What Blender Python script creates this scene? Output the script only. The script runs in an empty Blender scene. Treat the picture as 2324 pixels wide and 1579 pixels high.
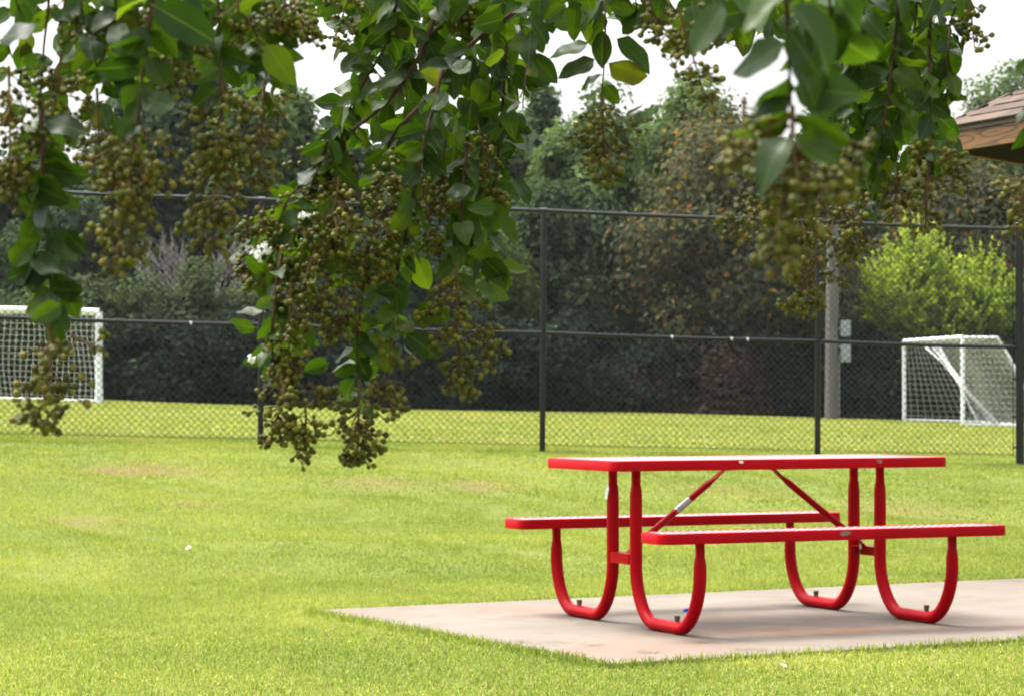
import bpy, math, random
import numpy as np
from mathutils import Vector, Matrix

random.seed(7)
RNG = np.random.default_rng(11)
R = math.radians
sc = bpy.context.scene
COL = sc.collection

# ------------------------------------------------------------------ camera
PHW, PHH, FPX = 2324.0, 1579.0, 5788.0        # photograph units used for the survey of the place
CAM_H, HORIZON = 1.058, 894.4
PITCH = math.atan((HORIZON - PHH / 2) / FPX)
cam_data = bpy.data.cameras.new('camera')
cam_data.sensor_width = 36.0
cam_data.lens = 36.0 * FPX / PHW
cam_data.clip_end = 3000
cam_data.dof.use_dof = True
cam_data.dof.focus_distance = 5.2
cam_data.dof.aperture_fstop = 14.5
cam = bpy.data.objects.new('camera', cam_data)
COL.objects.link(cam)
cam.location = (0, 0, CAM_H)
cam.rotation_euler = (R(90) + PITCH, 0, 0)
sc.camera = cam

# ------------------------------------------------------------------ sky, sun, exposure
SUN_DIR = Vector((-0.34, 0.20, 0.90)).normalized()
world = bpy.data.worlds.new('World')
sc.world = world
world.use_nodes = True
wn = world.node_tree
wn.nodes.clear()
sky = wn.nodes.new('ShaderNodeTexSky')
sky.sky_type = 'NISHITA'
sky.sun_disc = False
sky.sun_elevation = math.asin(SUN_DIR.z)
sky.sun_rotation = math.atan2(SUN_DIR.x, SUN_DIR.y)
sky.air_density = 1.2
sky.dust_density = 7.0
sky.ozone_density = 1.0
hs = wn.nodes.new('ShaderNodeHueSaturation')
hs.inputs['Saturation'].default_value = 0.22
bg = wn.nodes.new('ShaderNodeBackground')
bg.inputs['Strength'].default_value = 0.15
wo = wn.nodes.new('ShaderNodeOutputWorld')
wn.links.new(sky.outputs[0], hs.inputs['Color'])
wn.links.new(hs.outputs[0], bg.inputs['Color'])
wn.links.new(bg.outputs[0], wo.inputs['Surface'])

sun_data = bpy.data.lights.new('sun', 'SUN')
sun_data.energy = 1.5
sun_data.angle = R(20)
sun_data.color = (1.0, 0.97, 0.92)
sun = bpy.data.objects.new('sun', sun_data)
COL.objects.link(sun)
sun.rotation_euler = SUN_DIR.to_track_quat('Z', 'Y').to_euler()

sc.view_settings.view_transform = 'Standard'
sc.view_settings.look = 'None'
sc.view_settings.gamma = 1
sc.view_settings.exposure = 1.86
sc.render.engine = 'CYCLES'
sc.cycles.use_denoising = True
sc.cycles.filter_width = 1.1
sc.cycles.max_bounces = 6
sc.cycles.diffuse_bounces = 3
sc.cycles.glossy_bounces = 2
sc.cycles.transmission_bounces = 4
sc.cycles.caustics_reflective = False
sc.cycles.caustics_refractive = False


def at(px, py, d):
    u = (px - PHW / 2) / FPX * d
    w = -(py - PHH / 2) / FPX * d
    c, s = math.cos(PITCH), math.sin(PITCH)
    return Vector((u, d * c - w * s, CAM_H + d * s + w * c))


# ------------------------------------------------------------------ helpers
WM = {}


def tag(o, label=None, cat=None, group=None, kind=None):
    if label: o['label'] = label
    if cat: o['category'] = cat
    if group: o['group'] = group
    if kind: o['kind'] = kind
    return o


def empty(name, loc, rz=0.0):
    o = bpy.data.objects.new(name, None)
    COL.objects.link(o)
    o.empty_display_size = 0.2
    o.location = loc
    o.rotation_euler = (0, 0, rz)
    WM[o.name] = Matrix.Translation(Vector(loc)) @ Matrix.Rotation(rz, 4, 'Z')
    return o


def wm(o):
    return WM.get(o.name, Matrix.Identity(4)) if o else Matrix.Identity(4)


def link_mesh(name, me, mat, parent=None, basis=None):
    o = bpy.data.objects.new(name, me)
    COL.objects.link(o)
    if mat is not None and len(me.materials) == 0:
        me.materials.append(mat)
    if parent:
        o.parent = parent
    if basis is not None:
        o.matrix_basis = basis
        WM[o.name] = wm(parent) @ basis
    else:
        WM[o.name] = wm(parent)
    return o


def np_mesh(name, V, F, mat, parent=None, smooth=False, attrs=None, uv=None, world=True):
    """V (n,3), F (m,k) with k = 3 or 4; attrs {name: (n,) floats}"""
    V = np.asarray(V, dtype=np.float64)
    F = np.asarray(F, dtype=np.int32)
    if parent is not None and world:
        M = np.array(wm(parent).inverted())
        V = V @ M[:3, :3].T + M[:3, 3]
    me = bpy.data.meshes.new(name)
    n, (m, k) = len(V), F.shape
    me.vertices.add(n)
    me.vertices.foreach_set('co', V.astype(np.float32).ravel())
    me.loops.add(m * k)
    me.loops.foreach_set('vertex_index', F.ravel())
    me.polygons.add(m)
    me.polygons.foreach_set('loop_start', np.arange(0, m * k, k, dtype=np.int32))
    me.polygons.foreach_set('loop_total', np.full(m, k, dtype=np.int32))
    if smooth:
        me.polygons.foreach_set('use_smooth', np.ones(m, dtype=bool))
    if attrs:
        for an, av in attrs.items():
            a = me.attributes.new(an, 'FLOAT', 'POINT')
            a.data.foreach_set('value', np.asarray(av, dtype=np.float32))
    if uv is not None:
        l = me.uv_layers.new(name='UVMap')
        l.data.foreach_set('uv', np.asarray(uv, dtype=np.float32)[F.ravel()].ravel())
    me.update(calc_edges=True)
    return link_mesh(name, me, mat, parent)


class MB:
    def __init__(self):
        self.v, self.f = [], []

    def box(self, c, s, rz=0.0, M=None):
        b = len(self.v)
        for dx in (-.5, .5):
            for dy in (-.5, .5):
                for dz in (-.5, .5):
                    p = Vector((dx * s[0], dy * s[1], dz * s[2]))
                    if rz: p = Matrix.Rotation(rz, 3, 'Z') @ p
                    if M: p = M @ p
                    self.v.append(tuple(p + Vector(c)))
        for q in ((0, 1, 3, 2), (4, 6, 7, 5), (0, 4, 5, 1), (2, 3, 7, 6), (0, 2, 6, 4), (1, 5, 7, 3)):
            self.f.append(tuple(b + i for i in q))
        return self

    def tube(self, pts, rad, n=8, cap=True, up=None, sect=None):
        """pts list of Vectors; rad scalar or list of r or (rx, ry); sect exponent list for squareness"""
        pts = [Vector(p) for p in pts]
        k = len(pts)
        rads = list(rad) if isinstance(rad, (list, tuple)) else [rad] * k
        b = len(self.v)
        t0 = (pts[1] - pts[0]).normalized()
        ref = Vector(up) if up else (Vector((0, 0, 1)) if abs(t0.z) < .9 else Vector((1, 0, 0)))
        nrm = (ref - t0 * ref.dot(t0)).normalized()
        for i, p in enumerate(pts):
            a = pts[max(i - 1, 0)]; c = pts[min(i + 1, k - 1)]
            t = (c - a)
            t = t.normalized() if t.length > 1e-9 else t0
            nrm = nrm - t * nrm.dot(t)
            nrm = nrm.normalized() if nrm.length > 1e-6 else t.orthogonal().normalized()
            bn = t.cross(nrm)
            r = rads[i]
            rx, ry = r if isinstance(r, (tuple, list)) else (r, r)
            e = sect[i] if sect else 1.0
            for j in range(n):
                a_ = 2 * math.pi * (j + .5) / n
                ca, sa = math.cos(a_), math.sin(a_)
                ca = math.copysign(abs(ca) ** e, ca); sa = math.copysign(abs(sa) ** e, sa)
                self.v.append(tuple(p + nrm * ca * rx + bn * sa * ry))
        for i in range(k - 1):
            for j in range(n):
                j2 = (j + 1) % n
                self.f.append((b + i * n + j, b + i * n + j2, b + (i + 1) * n + j2, b + (i + 1) * n + j))
        if cap:
            self.f.append(tuple(b + j for j in reversed(range(n))))
            self.f.append(tuple(b + (k - 1) * n + j for j in range(n)))
        return self

    def ball(self, c, r, n=8, m=5, s=(1, 1, 1)):
        b = len(self.v)
        c = Vector(c)
        for i in range(m + 1):
            th = math.pi * i / m
            for j in range(n):
                a = 2 * math.pi * j / n
                self.v.append((c.x + r * s[0] * math.sin(th) * math.cos(a), c.y + r * s[1] * math.sin(th) * math.sin(a), c.z + r * s[2] * math.cos(th)))
        for i in range(m):
            for j in range(n):
                j2 = (j + 1) % n
                self.f.append((b + i * n + j, b + (i + 1) * n + j, b + (i + 1) * n + j2, b + i * n + j2))
        return self

    def quad(self, a, b_, c, d):
        b = len(self.v)
        self.v += [tuple(a), tuple(b_), tuple(c), tuple(d)]
        self.f.append((b, b + 1, b + 2, b + 3))
        return self

    def prism(self, poly, z0, z1):
        b = len(self.v); n = len(poly)
        for z in (z0, z1):
            for x, y in poly: self.v.append((x, y, z))
        self.f.append(tuple(b + i for i in reversed(range(n))))
        self.f.append(tuple(b + n + i for i in range(n)))
        for i in range(n):
            j = (i + 1) % n
            self.f.append((b + i, b + j, b + n + j, b + n + i))
        return self

    def build(self, name, mat, parent=None, smooth=True, world=True, sharp=40, bevel=0):
        V = self.v
        if parent is not None and world:
            Mi = wm(parent).inverted()
            V = [tuple(Mi @ Vector(p)) for p in V]
        me = bpy.data.meshes.new(name)
        me.from_pydata(V, [], self.f)
        me.update()
        if smooth:
            me.shade_smooth()
            me.set_sharp_from_angle(angle=R(sharp))
        o = link_mesh(name, me, mat, parent)
        if bevel:
            bm = o.modifiers.new('bevel', 'BEVEL'); bm.width = bevel; bm.segments = 2; bm.limit_method = 'ANGLE'
        return o


# ------------------------------------------------------------------ materials
def mat(name):
    m = bpy.data.materials.new(name)
    m.use_nodes = True
    nt = m.node_tree
    return m, nt, nt.nodes['Principled BSDF'], nt.nodes['Material Output']


def N(nt, t, **kw):
    n = nt.nodes.new(t)
    for k, v in kw.items():
        setattr(n, k, v)
    return n


def ramp(nt, stops):
    r = N(nt, 'ShaderNodeValToRGB')
    els = r.color_ramp.elements
    while len(els) < len(stops): els.new(0.5)
    for e, (p, c) in zip(els, stops):
        e.position = p
        e.color = (*c, 1) if len(c) == 3 else c
    return r


def noise(nt, scale, detail=4, rough=.55, coord=None, dist=0.0):
    n = N(nt, 'ShaderNodeTexNoise')
    n.inputs['Scale'].default_value = scale
    n.inputs['Detail'].default_value = detail
    n.inputs['Roughness'].default_value = rough
    n.inputs['Distortion'].default_value = dist
    if coord is not None: nt.links.new(coord, n.inputs['Vector'])
    return n


def mixc(nt, fac, a, b, mode='MIX'):
    m = N(nt, 'ShaderNodeMix', data_type='RGBA', blend_type=mode)
    L = nt.links
    for sock, val in ((m.inputs[0], fac), (m.inputs[6], a), (m.inputs[7], b)):
        if isinstance(val, (int, float)): sock.default_value = val
        elif isinstance(val, (tuple, list)): sock.default_value = (*val, 1) if len(val) == 3 else val
        else: L.new(val, sock)
    return m.outputs[2]


def bump(nt, height, strength, dist, bsdf):
    b = N(nt, 'ShaderNodeBump')
    b.inputs['Strength'].default_value = strength
    b.inputs['Distance'].default_value = dist
    nt.links.new(height, b.inputs['Height'])
    nt.links.new(b.outputs[0], bsdf.inputs['Normal'])


def simple(name, col, rough=.5, metal=0.0, var=.15, scale=8.0, bumps=0.0, bscale=60.0, spec=.5):
    m, nt, b, o = mat(name)
    g = N(nt, 'ShaderNodeNewGeometry')
    n = noise(nt, scale, 5, coord=g.outputs['Position'])
    lo = tuple(c * (1 - var) for c in col); hi = tuple(min(1, c * (1 + var)) for c in col)
    r = ramp(nt, [(.3, lo), (.7, hi)])
    nt.links.new(n.outputs['Fac'], r.inputs[0])
    nt.links.new(r.outputs[0], b.inputs['Base Color'])
    b.inputs['Roughness'].default_value = rough
    b.inputs['Metallic'].default_value = metal
    b.inputs['Specular IOR Level'].default_value = spec
    if bumps:
        n2 = noise(nt, bscale, 4, coord=g.outputs['Position'])
        bump(nt, n2.outputs['Fac'], bumps, .01, b)
    return m


def leafy(name, stops, trans, tfac=.4, rough=.6, spec=.25, world_scale=0.0, world_cols=None):
    """foliage made of many small faces: colour by each leaf's own tint; light passes through"""
    m, nt, b, o = mat(name)
    a = N(nt, 'ShaderNodeAttribute', attribute_name='tint')
    r = ramp(nt, stops)
    nt.links.new(a.outputs['Fac'], r.inputs[0])
    col = r.outputs[0]
    if world_cols:
        g = N(nt, 'ShaderNodeNewGeometry')
        n = noise(nt, world_scale, 3, coord=g.outputs['Position'])
        r2 = ramp(nt, [(.35, world_cols[0]), (.65, world_cols[1])])
        nt.links.new(n.outputs['Fac'], r2.inputs[0])
        col = mixc(nt, 1.0, col, r2.outputs[0], 'MULTIPLY')
    nt.links.new(col, b.inputs['Base Color'])
    b.inputs['Roughness'].default_value = rough
    b.inputs['Specular IOR Level'].default_value = spec
    t = N(nt, 'ShaderNodeBsdfTranslucent')
    tc = mixc(nt, 1.0, col, trans, 'MULTIPLY')
    nt.links.new(tc, t.inputs['Color'])
    mx = N(nt, 'ShaderNodeMixShader')
    mx.inputs[0].default_value = tfac
    nt.links.new(b.outputs[0], mx.inputs[1])
    nt.links.new(t.outputs[0], mx.inputs[2])
    nt.links.new(mx.outputs[0], o.inputs['Surface'])
    return m


M = {}
# red thermoplastic coat
m, nt, b, o = mat('red_coating')
g = N(nt, 'ShaderNodeNewGeometry')
n1 = noise(nt, 3.0, 5, coord=g.outputs['Position'])
r1 = ramp(nt, [(.3, (.27, .0007, .004)), (.7, (.33, .0009, .005))])
nt.links.new(n1.outputs['Fac'], r1.inputs[0])
n2 = noise(nt, 55.0, 5, .7, coord=g.outputs['Position'])
r2 = ramp(nt, [(.665, (0, 0, 0)), (.71, (1, 1, 1))])
nt.links.new(n2.outputs['Fac'], r2.inputs[0])
nt.links.new(mixc(nt, r2.outputs[0], r1.outputs[0], (.25, .03, .03)), b.inputs['Base Color'])
n3 = noise(nt, 14.0, 4, coord=g.outputs['Position'])
r3 = ramp(nt, [(.3, (.26,) * 3), (.75, (.46,) * 3)])
nt.links.new(n3.outputs['Fac'], r3.inputs[0])
nt.links.new(r3.outputs[0], b.inputs['Roughness']); b.inputs['Specular IOR Level'].default_value = .06
bump(nt, noise(nt, 180, 3, coord=g.outputs['Position']).outputs['Fac'], .06, .004, b)
M['red'] = m
m2 = m.copy(); m2.name = 'red_coating_boosted_sky_sheen'; b2 = m2.node_tree.nodes['Principled BSDF']
b2.inputs['Specular IOR Level'].default_value = .9; b2.inputs['Coat Weight'].default_value = 1.0; b2.inputs['Coat Roughness'].default_value = .28
M['red_top'] = m2
M['chip'] = simple('chipped_paint', (.16, .10, .09), .7, var=.4, scale=60)
M['bare_metal'] = simple('bare_metal', (.34, .32, .33), .4, .6, var=.2, scale=40)
M['bolt'] = simple('rusty_bolt', (.09, .07, .05), .6, .5, var=.4, scale=80)
M['sticker'] = simple('torn_sticker', (.75, .74, .74), .6, var=.1, scale=50)
M['black'] = simple('black_vinyl', (.0055, .0055, .0085), .30, 0, var=.25, scale=5, spec=.45)
M['wire'] = simple('black_wire', (.010, .010, .013), .4, 0, var=.3, scale=3, spec=.5)
M['white_paint'] = simple('white_paint', (.76, .79, .84), .45, 0, var=.06, scale=3)  # white tinted blue for the skylight on the goal frames
M['net'] = simple('net_cord', (.72, .72, .70), .8, var=.1, scale=3)
M['netgrey'] = simple('grey_net_cord', (.46, .46, .45), .8, var=.15, scale=3)
M['box'] = simple('grey_box', (.24, .26, .29), .45, .1, var=.1, scale=6)
M['bark'] = simple('bark', (.085, .065, .052), .9, var=.4, scale=5, bumps=.6, bscale=14)
M['greybark'] = simple('grey_branch', (.20, .185, .17), .9, var=.3, scale=5, bumps=.4, bscale=20)
M['twig'] = simple('twig', (.050, .026, .018), .8, var=.35, scale=30, bumps=.3, bscale=200, spec=.12)
M['stem'] = simple('fruit_stalk', (.085, .052, .016), .8, var=.35, scale=60, spec=.15)
M['smooth_bark'] = simple('smooth_bark', (.30, .20, .14), .7, var=.35, scale=9, bumps=.2, bscale=30)
M['petal'] = simple('white_petal', (.85, .84, .84), .6, var=.04, scale=30)
M['blue'] = simple('blue_plastic', (.01, .06, .55), .3, var=.1)
M['dark_trim'] = simple('brown_trim', (.045, .030, .026), .5, var=.2)
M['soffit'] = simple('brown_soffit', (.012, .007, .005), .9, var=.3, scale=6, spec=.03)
M['clip'] = simple('cut_grass', (.13, .10, .04), .9, var=.4, scale=40)
M['shingle'] = None

# shingles
m, nt, b, o = mat('shingle')
oi = N(nt, 'ShaderNodeObjectInfo'); a = N(nt, 'ShaderNodeAttribute', attribute_name='tint')
ad = N(nt, 'ShaderNodeMath', operation='ADD'); fr = N(nt, 'ShaderNodeMath', operation='FRACT')
nt.links.new(oi.outputs['Random'], ad.inputs[0]); nt.links.new(a.outputs['Fac'], ad.inputs[1]); nt.links.new(ad.outputs[0], fr.inputs[0])
r1 = ramp(nt, [(0, (.046, .028, .019)), (.5, (.066, .042, .029)), (1, (.088, .058, .041))])
nt.links.new(fr.outputs[0], r1.inputs[0])
g = N(nt, 'ShaderNodeNewGeometry')
n1 = noise(nt, 120, 3, coord=g.outputs['Position'])
nt.links.new(mixc(nt, .5, r1.outputs[0], n1.outputs['Color'], 'OVERLAY'), b.inputs['Base Color'])
b.inputs['Roughness'].default_value = .95
M['shingle'] = m

# fascia wood with long grain loops
m, nt, b, o = mat('stained_wood')
tc = N(nt, 'ShaderNodeTexCoord')
mp = N(nt, 'ShaderNodeMapping'); mp.inputs['Scale'].default_value = (.9, 5.0, 6.5)
nt.links.new(tc.outputs['Object'], mp.inputs['Vector'])
nz = noise(nt, 1.6, 2, .4, coord=mp.outputs[0])
wv = N(nt, 'ShaderNodeMath', operation='MULTIPLY'); wv.inputs[1].default_value = 9.0
nt.links.new(nz.outputs['Fac'], wv.inputs[0])
fr = N(nt, 'ShaderNodeMath', operation='FRACT'); nt.links.new(wv.outputs[0], fr.inputs[0])
r1 = ramp(nt, [(0, (.20, .092, .026)), (.5, (.17, .074, .02)), (.82, (.045, .022, .009)), (1, (.20, .092, .026))])
nt.links.new(fr.outputs[0], r1.inputs[0])
nt.links.new(r1.outputs[0], b.inputs['Base Color'])
b.inputs['Roughness'].default_value = .6
M['wood'] = m

# weathered pole
m, nt, b, o = mat('weathered_pole')
tc = N(nt, 'ShaderNodeTexCoord')
mp = N(nt, 'ShaderNodeMapping'); mp.inputs['Scale'].default_value = (9, 9, .6)
nt.links.new(tc.outputs['Object'], mp.inputs['Vector'])
nz = noise(nt, 3, 5, .65, coord=mp.outputs[0])
r1 = ramp(nt, [(.3, (.062, .056, .053)), (.7, (.15, .138, .132))])
nt.links.new(nz.outputs['Fac'], r1.inputs[0]); nt.links.new(r1.outputs[0], b.inputs['Base Color'])
b.inputs['Roughness'].default_value = .9
bump(nt, nz.outputs['Fac'], .4, .02, b)
M['pole'] = m

# concrete
m, nt, b, o = mat('concrete')
g = N(nt, 'ShaderNodeNewGeometry')
P = g.outputs['Position']
n1 = noise(nt, .9, 5, .6, coord=P)
r1 = ramp(nt, [(.3, (.112, .087, .064)), (.55, (.150, .124, .096)), (.8, (.176, .150, .122))])
nt.links.new(n1.outputs['Fac'], r1.inputs[0])
n2 = noise(nt, 3.2, 6, .65, coord=P, dist=.6)
r2 = ramp(nt, [(.47, (0, 0, 0)), (.72, (1, 1, 1))])
nt.links.new(n2.outputs['Fac'], r2.inputs[0])
c1 = mixc(nt, mixc(nt, 1.0, r2.outputs[0], (.55, .55, .55), 'MULTIPLY'), r1.outputs[0], (.085, .062, .044))
mpd = N(nt, 'ShaderNodeMapping', vector_type='TEXTURE'); mpd.inputs['Location'].default_value = (1.15, 11.95, 0); mpd.inputs['Rotation'].default_value = (0, 0, R(25)); mpd.inputs['Scale'].default_value = (1.25, .85, 1)  # soft darker ellipse in the slab colour, centred under the table
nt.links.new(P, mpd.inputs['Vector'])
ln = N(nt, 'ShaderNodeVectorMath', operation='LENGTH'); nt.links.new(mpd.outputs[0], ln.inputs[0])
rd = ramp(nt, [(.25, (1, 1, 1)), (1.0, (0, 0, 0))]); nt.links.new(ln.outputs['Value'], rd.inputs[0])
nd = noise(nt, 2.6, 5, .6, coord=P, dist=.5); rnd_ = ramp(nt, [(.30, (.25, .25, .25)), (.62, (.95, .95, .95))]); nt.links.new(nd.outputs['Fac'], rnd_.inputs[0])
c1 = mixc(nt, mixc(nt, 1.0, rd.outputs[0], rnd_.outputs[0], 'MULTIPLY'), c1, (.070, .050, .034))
mpr = N(nt, 'ShaderNodeMapping', vector_type='TEXTURE'); mpr.inputs['Location'].default_value = (1.45, 11.45, 0); mpr.inputs['Rotation'].default_value = (0, 0, R(8)); mpr.inputs['Scale'].default_value = (.75, .26, 1)
nt.links.new(P, mpr.inputs['Vector'])
lr = N(nt, 'ShaderNodeVectorMath', operation='LENGTH'); nt.links.new(mpr.outputs[0], lr.inputs[0])
rr_ = ramp(nt, [(.1, (1, 1, 1)), (1.0, (0, 0, 0))]); nt.links.new(lr.outputs['Value'], rr_.inputs[0])
nr_ = noise(nt, 5, 5, .65, coord=P, dist=.6); rq = ramp(nt, [(.35, (.1, .1, .1)), (.62, (.95, .95, .95))]); nt.links.new(nr_.outputs['Fac'], rq.inputs[0])
c1 = mixc(nt, mixc(nt, 1.0, rr_.outputs[0], rq.outputs[0], 'MULTIPLY'), c1, (.140, .052, .022))
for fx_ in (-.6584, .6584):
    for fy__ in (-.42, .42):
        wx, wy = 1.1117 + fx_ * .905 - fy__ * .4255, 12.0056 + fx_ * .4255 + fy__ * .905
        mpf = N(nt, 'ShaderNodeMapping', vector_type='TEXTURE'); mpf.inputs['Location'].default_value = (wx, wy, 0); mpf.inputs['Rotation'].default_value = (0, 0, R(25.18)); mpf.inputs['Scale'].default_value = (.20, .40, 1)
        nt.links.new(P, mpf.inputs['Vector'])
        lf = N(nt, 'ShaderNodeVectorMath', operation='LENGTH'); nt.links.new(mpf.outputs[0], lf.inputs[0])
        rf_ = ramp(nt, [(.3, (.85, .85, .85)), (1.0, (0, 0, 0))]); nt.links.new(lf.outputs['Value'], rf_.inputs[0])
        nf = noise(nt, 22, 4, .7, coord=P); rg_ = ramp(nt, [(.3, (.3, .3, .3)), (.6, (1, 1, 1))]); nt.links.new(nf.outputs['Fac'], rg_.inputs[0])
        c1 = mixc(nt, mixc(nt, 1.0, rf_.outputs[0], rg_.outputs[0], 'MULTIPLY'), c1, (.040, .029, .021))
n3 = noise(nt, .75, 3, .5, coord=P, dist=.3)
r3 = ramp(nt, [(.56, (0, 0, 0)), (.70, (.6, .6, .6))])
nt.links.new(n3.outputs['Fac'], r3.inputs[0])
c2 = mixc(nt, r3.outputs[0], c1, (.17, .088, .055))
n4 = noise(nt, 90, 3, .7, coord=P)
r4 = ramp(nt, [(.25, (.72, .72, .72)), (.5, (1, 1, 1)), (.8, (1.08, 1.08, 1.08))])
nt.links.new(n4.outputs['Fac'], r4.inputs[0])
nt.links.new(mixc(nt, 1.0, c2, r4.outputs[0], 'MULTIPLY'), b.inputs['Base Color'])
b.inputs['Roughness'].default_value = .9
bump(nt, n4.outputs['Fac'], .25, .004, b)
M['concrete'] = m

# soil and thatch under the grass, worn spots of red clay
m, nt, b, o = mat('turf_soil')
g = N(nt, 'ShaderNodeNewGeometry')
P = g.outputs['Position']
n1 = noise(nt, 1.3, 6, .65, coord=P)
r1 = ramp(nt, [(.25, (.090, .115, .026)), (.5, (.120, .145, .034)), (.8, (.150, .165, .046))])  # ground colours lowered to carry the shadow between the blades
nt.links.new(n1.outputs['Fac'], r1.inputs[0])
n2 = noise(nt, 14, 6, .75, coord=P)
r2 = ramp(nt, [(.2, (.72, .74, .6)), (.6, (1.08, 1.08, 1.0))])
nt.links.new(n2.outputs['Fac'], r2.inputs[0])
wa = N(nt, 'ShaderNodeAttribute', attribute_name='worn')
nt.links.new(mixc(nt, wa.outputs['Fac'], mixc(nt, 1.0, r1.outputs[0], r2.outputs[0], 'MULTIPLY'), (.135, .080, .045)), b.inputs['Base Color'])
b.inputs['Roughness'].default_value = 1.0
b.inputs['Specular IOR Level'].default_value = 0.1
bump(nt, n2.outputs['Fac'], .6, .05, b)
M['turf'] = m
M['leaf_litter'] = simple('leaf_litter', (.022, .018, .014), 1.0, var=.5, scale=2, bumps=.8, bscale=6, spec=.1)
M['clay'] = simple('red_clay', (.036, .021, .017), 1.0, var=.2, scale=3, bumps=.8, bscale=5, spec=.1)

M['grass'] = leafy('grass_blades', [(0, (.105, .150, .028)), (.30, (.190, .240, .043)), (.62, (.285, .320, .074)), (.86, (.39, .395, .125)), (.93, (.39, .31, .145)), (1, (.34, .20, .105))],
                   (1.25, 1.35, .7), .42, .55, .2, .55, ((.80, .84, .75), (1.12, 1.08, 1.05)))
M['myrtle'] = None
# crape myrtle leaf: veins from its own length and width
m, nt, b, o = mat('myrtle_leaf')
uvn = N(nt, 'ShaderNodeUVMap', uv_map='UVMap')
sep = N(nt, 'ShaderNodeSeparateXYZ'); nt.links.new(uvn.outputs[0], sep.inputs[0])
ab = N(nt, 'ShaderNodeMath', operation='ABSOLUTE'); nt.links.new(sep.outputs[1], ab.inputs[0])          # distance from the midrib
sub = N(nt, 'ShaderNodeMath', operation='MULTIPLY'); sub.inputs[1].default_value = .55; nt.links.new(ab.outputs[0], sub.inputs[0])
s2 = N(nt, 'ShaderNodeMath', operation='SUBTRACT'); nt.links.new(sep.outputs[0], s2.inputs[0]); nt.links.new(sub.outputs[0], s2.inputs[1])
s3 = N(nt, 'ShaderNodeMath', operation='MULTIPLY'); s3.inputs[1].default_value = 9.0; nt.links.new(s2.outputs[0], s3.inputs[0])
fr = N(nt, 'ShaderNodeMath', operation='PINGPONG'); fr.inputs[1].default_value = .5; nt.links.new(s3.outputs[0], fr.inputs[0])
rv = ramp(nt, [(0, (1, 1, 1)), (.12, (0, 0, 0))]); nt.links.new(fr.outputs[0], rv.inputs[0])
rm = ramp(nt, [(0, (1, 1, 1)), (.05, (0, 0, 0))]); nt.links.new(ab.outputs[0], rm.inputs[0])
oi = N(nt, 'ShaderNodeObjectInfo'); a = N(nt, 'ShaderNodeAttribute', attribute_name='tint')
ad = N(nt, 'ShaderNodeMath', operation='ADD'); f2 = N(nt, 'ShaderNodeMath', operation='FRACT')
nt.links.new(oi.outputs['Random'], ad.inputs[0]); nt.links.new(a.outputs['Fac'], ad.inputs[1]); nt.links.new(ad.outputs[0], f2.inputs[0])
rc = ramp(nt, [(0, (.008, .023, .003)), (.4, (.015, .036, .004)), (.78, (.026, .055, .005)), (.97, (.046, .076, .007)), (1, (.062, .070, .009))])  # greens darkened to show the boughs underlit against the sky
nt.links.new(f2.outputs[0], rc.inputs[0])
g = N(nt, 'ShaderNodeNewGeometry')
back = mixc(nt, 1.0, rc.outputs[0], (1.5, 1.35, 1.6), 'MULTIPLY')
c0 = mixc(nt, g.outputs['Backfacing'], rc.outputs[0], back)
c1 = mixc(nt, mixc(nt, 1.0, rv.outputs[0], (.20, .20, .20), 'MULTIPLY'), c0, (.06, .11, .02))
c2 = mixc(nt, mixc(nt, 1.0, rm.outputs[0], (.6, .6, .6), 'MULTIPLY'), c1, (.10, .14, .03))
nt.links.new(c2, b.inputs['Base Color'])
b.inputs['Roughness'].default_value = .38
b.inputs['Specular IOR Level'].default_value = .22
t = N(nt, 'ShaderNodeBsdfTranslucent')
nt.links.new(mixc(nt, 1.0, c2, (2.6, 2.5, .5), 'MULTIPLY'), t.inputs['Color'])
mx = N(nt, 'ShaderNodeMixShader'); mx.inputs[0].default_value = .40
nt.links.new(b.outputs[0], mx.inputs[1]); nt.links.new(t.outputs[0], mx.inputs[2]); nt.links.new(mx.outputs[0], o.inputs['Surface'])
bump(nt, rv.outputs[0], .25, .002, b)
M['myrtle'] = m

# seed capsules
m, nt, b, o = mat('seed_capsule')
oi = N(nt, 'ShaderNodeObjectInfo'); a = N(nt, 'ShaderNodeAttribute', attribute_name='tint')
ad = N(nt, 'ShaderNodeMath', operation='ADD'); f2 = N(nt, 'ShaderNodeMath', operation='FRACT')
nt.links.new(oi.outputs['Random'], ad.inputs[0]); nt.links.new(a.outputs['Fac'], ad.inputs[1]); nt.links.new(ad.outputs[0], f2.inputs[0])
rc = ramp(nt, [(0, (.033, .042, .004)), (.45, (.072, .080, .007)), (.85, (.122, .118, .010)), (1, (.12, .080, .011))])
nt.links.new(f2.outputs[0], rc.inputs[0])
nt.links.new(rc.outputs[0], b.inputs['Base Color'])
b.inputs['Roughness'].default_value = .55; b.inputs['Specular IOR Level'].default_value = .22
b.inputs['Subsurface Weight'].default_value = 0.0
M['capsule'] = m

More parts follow.
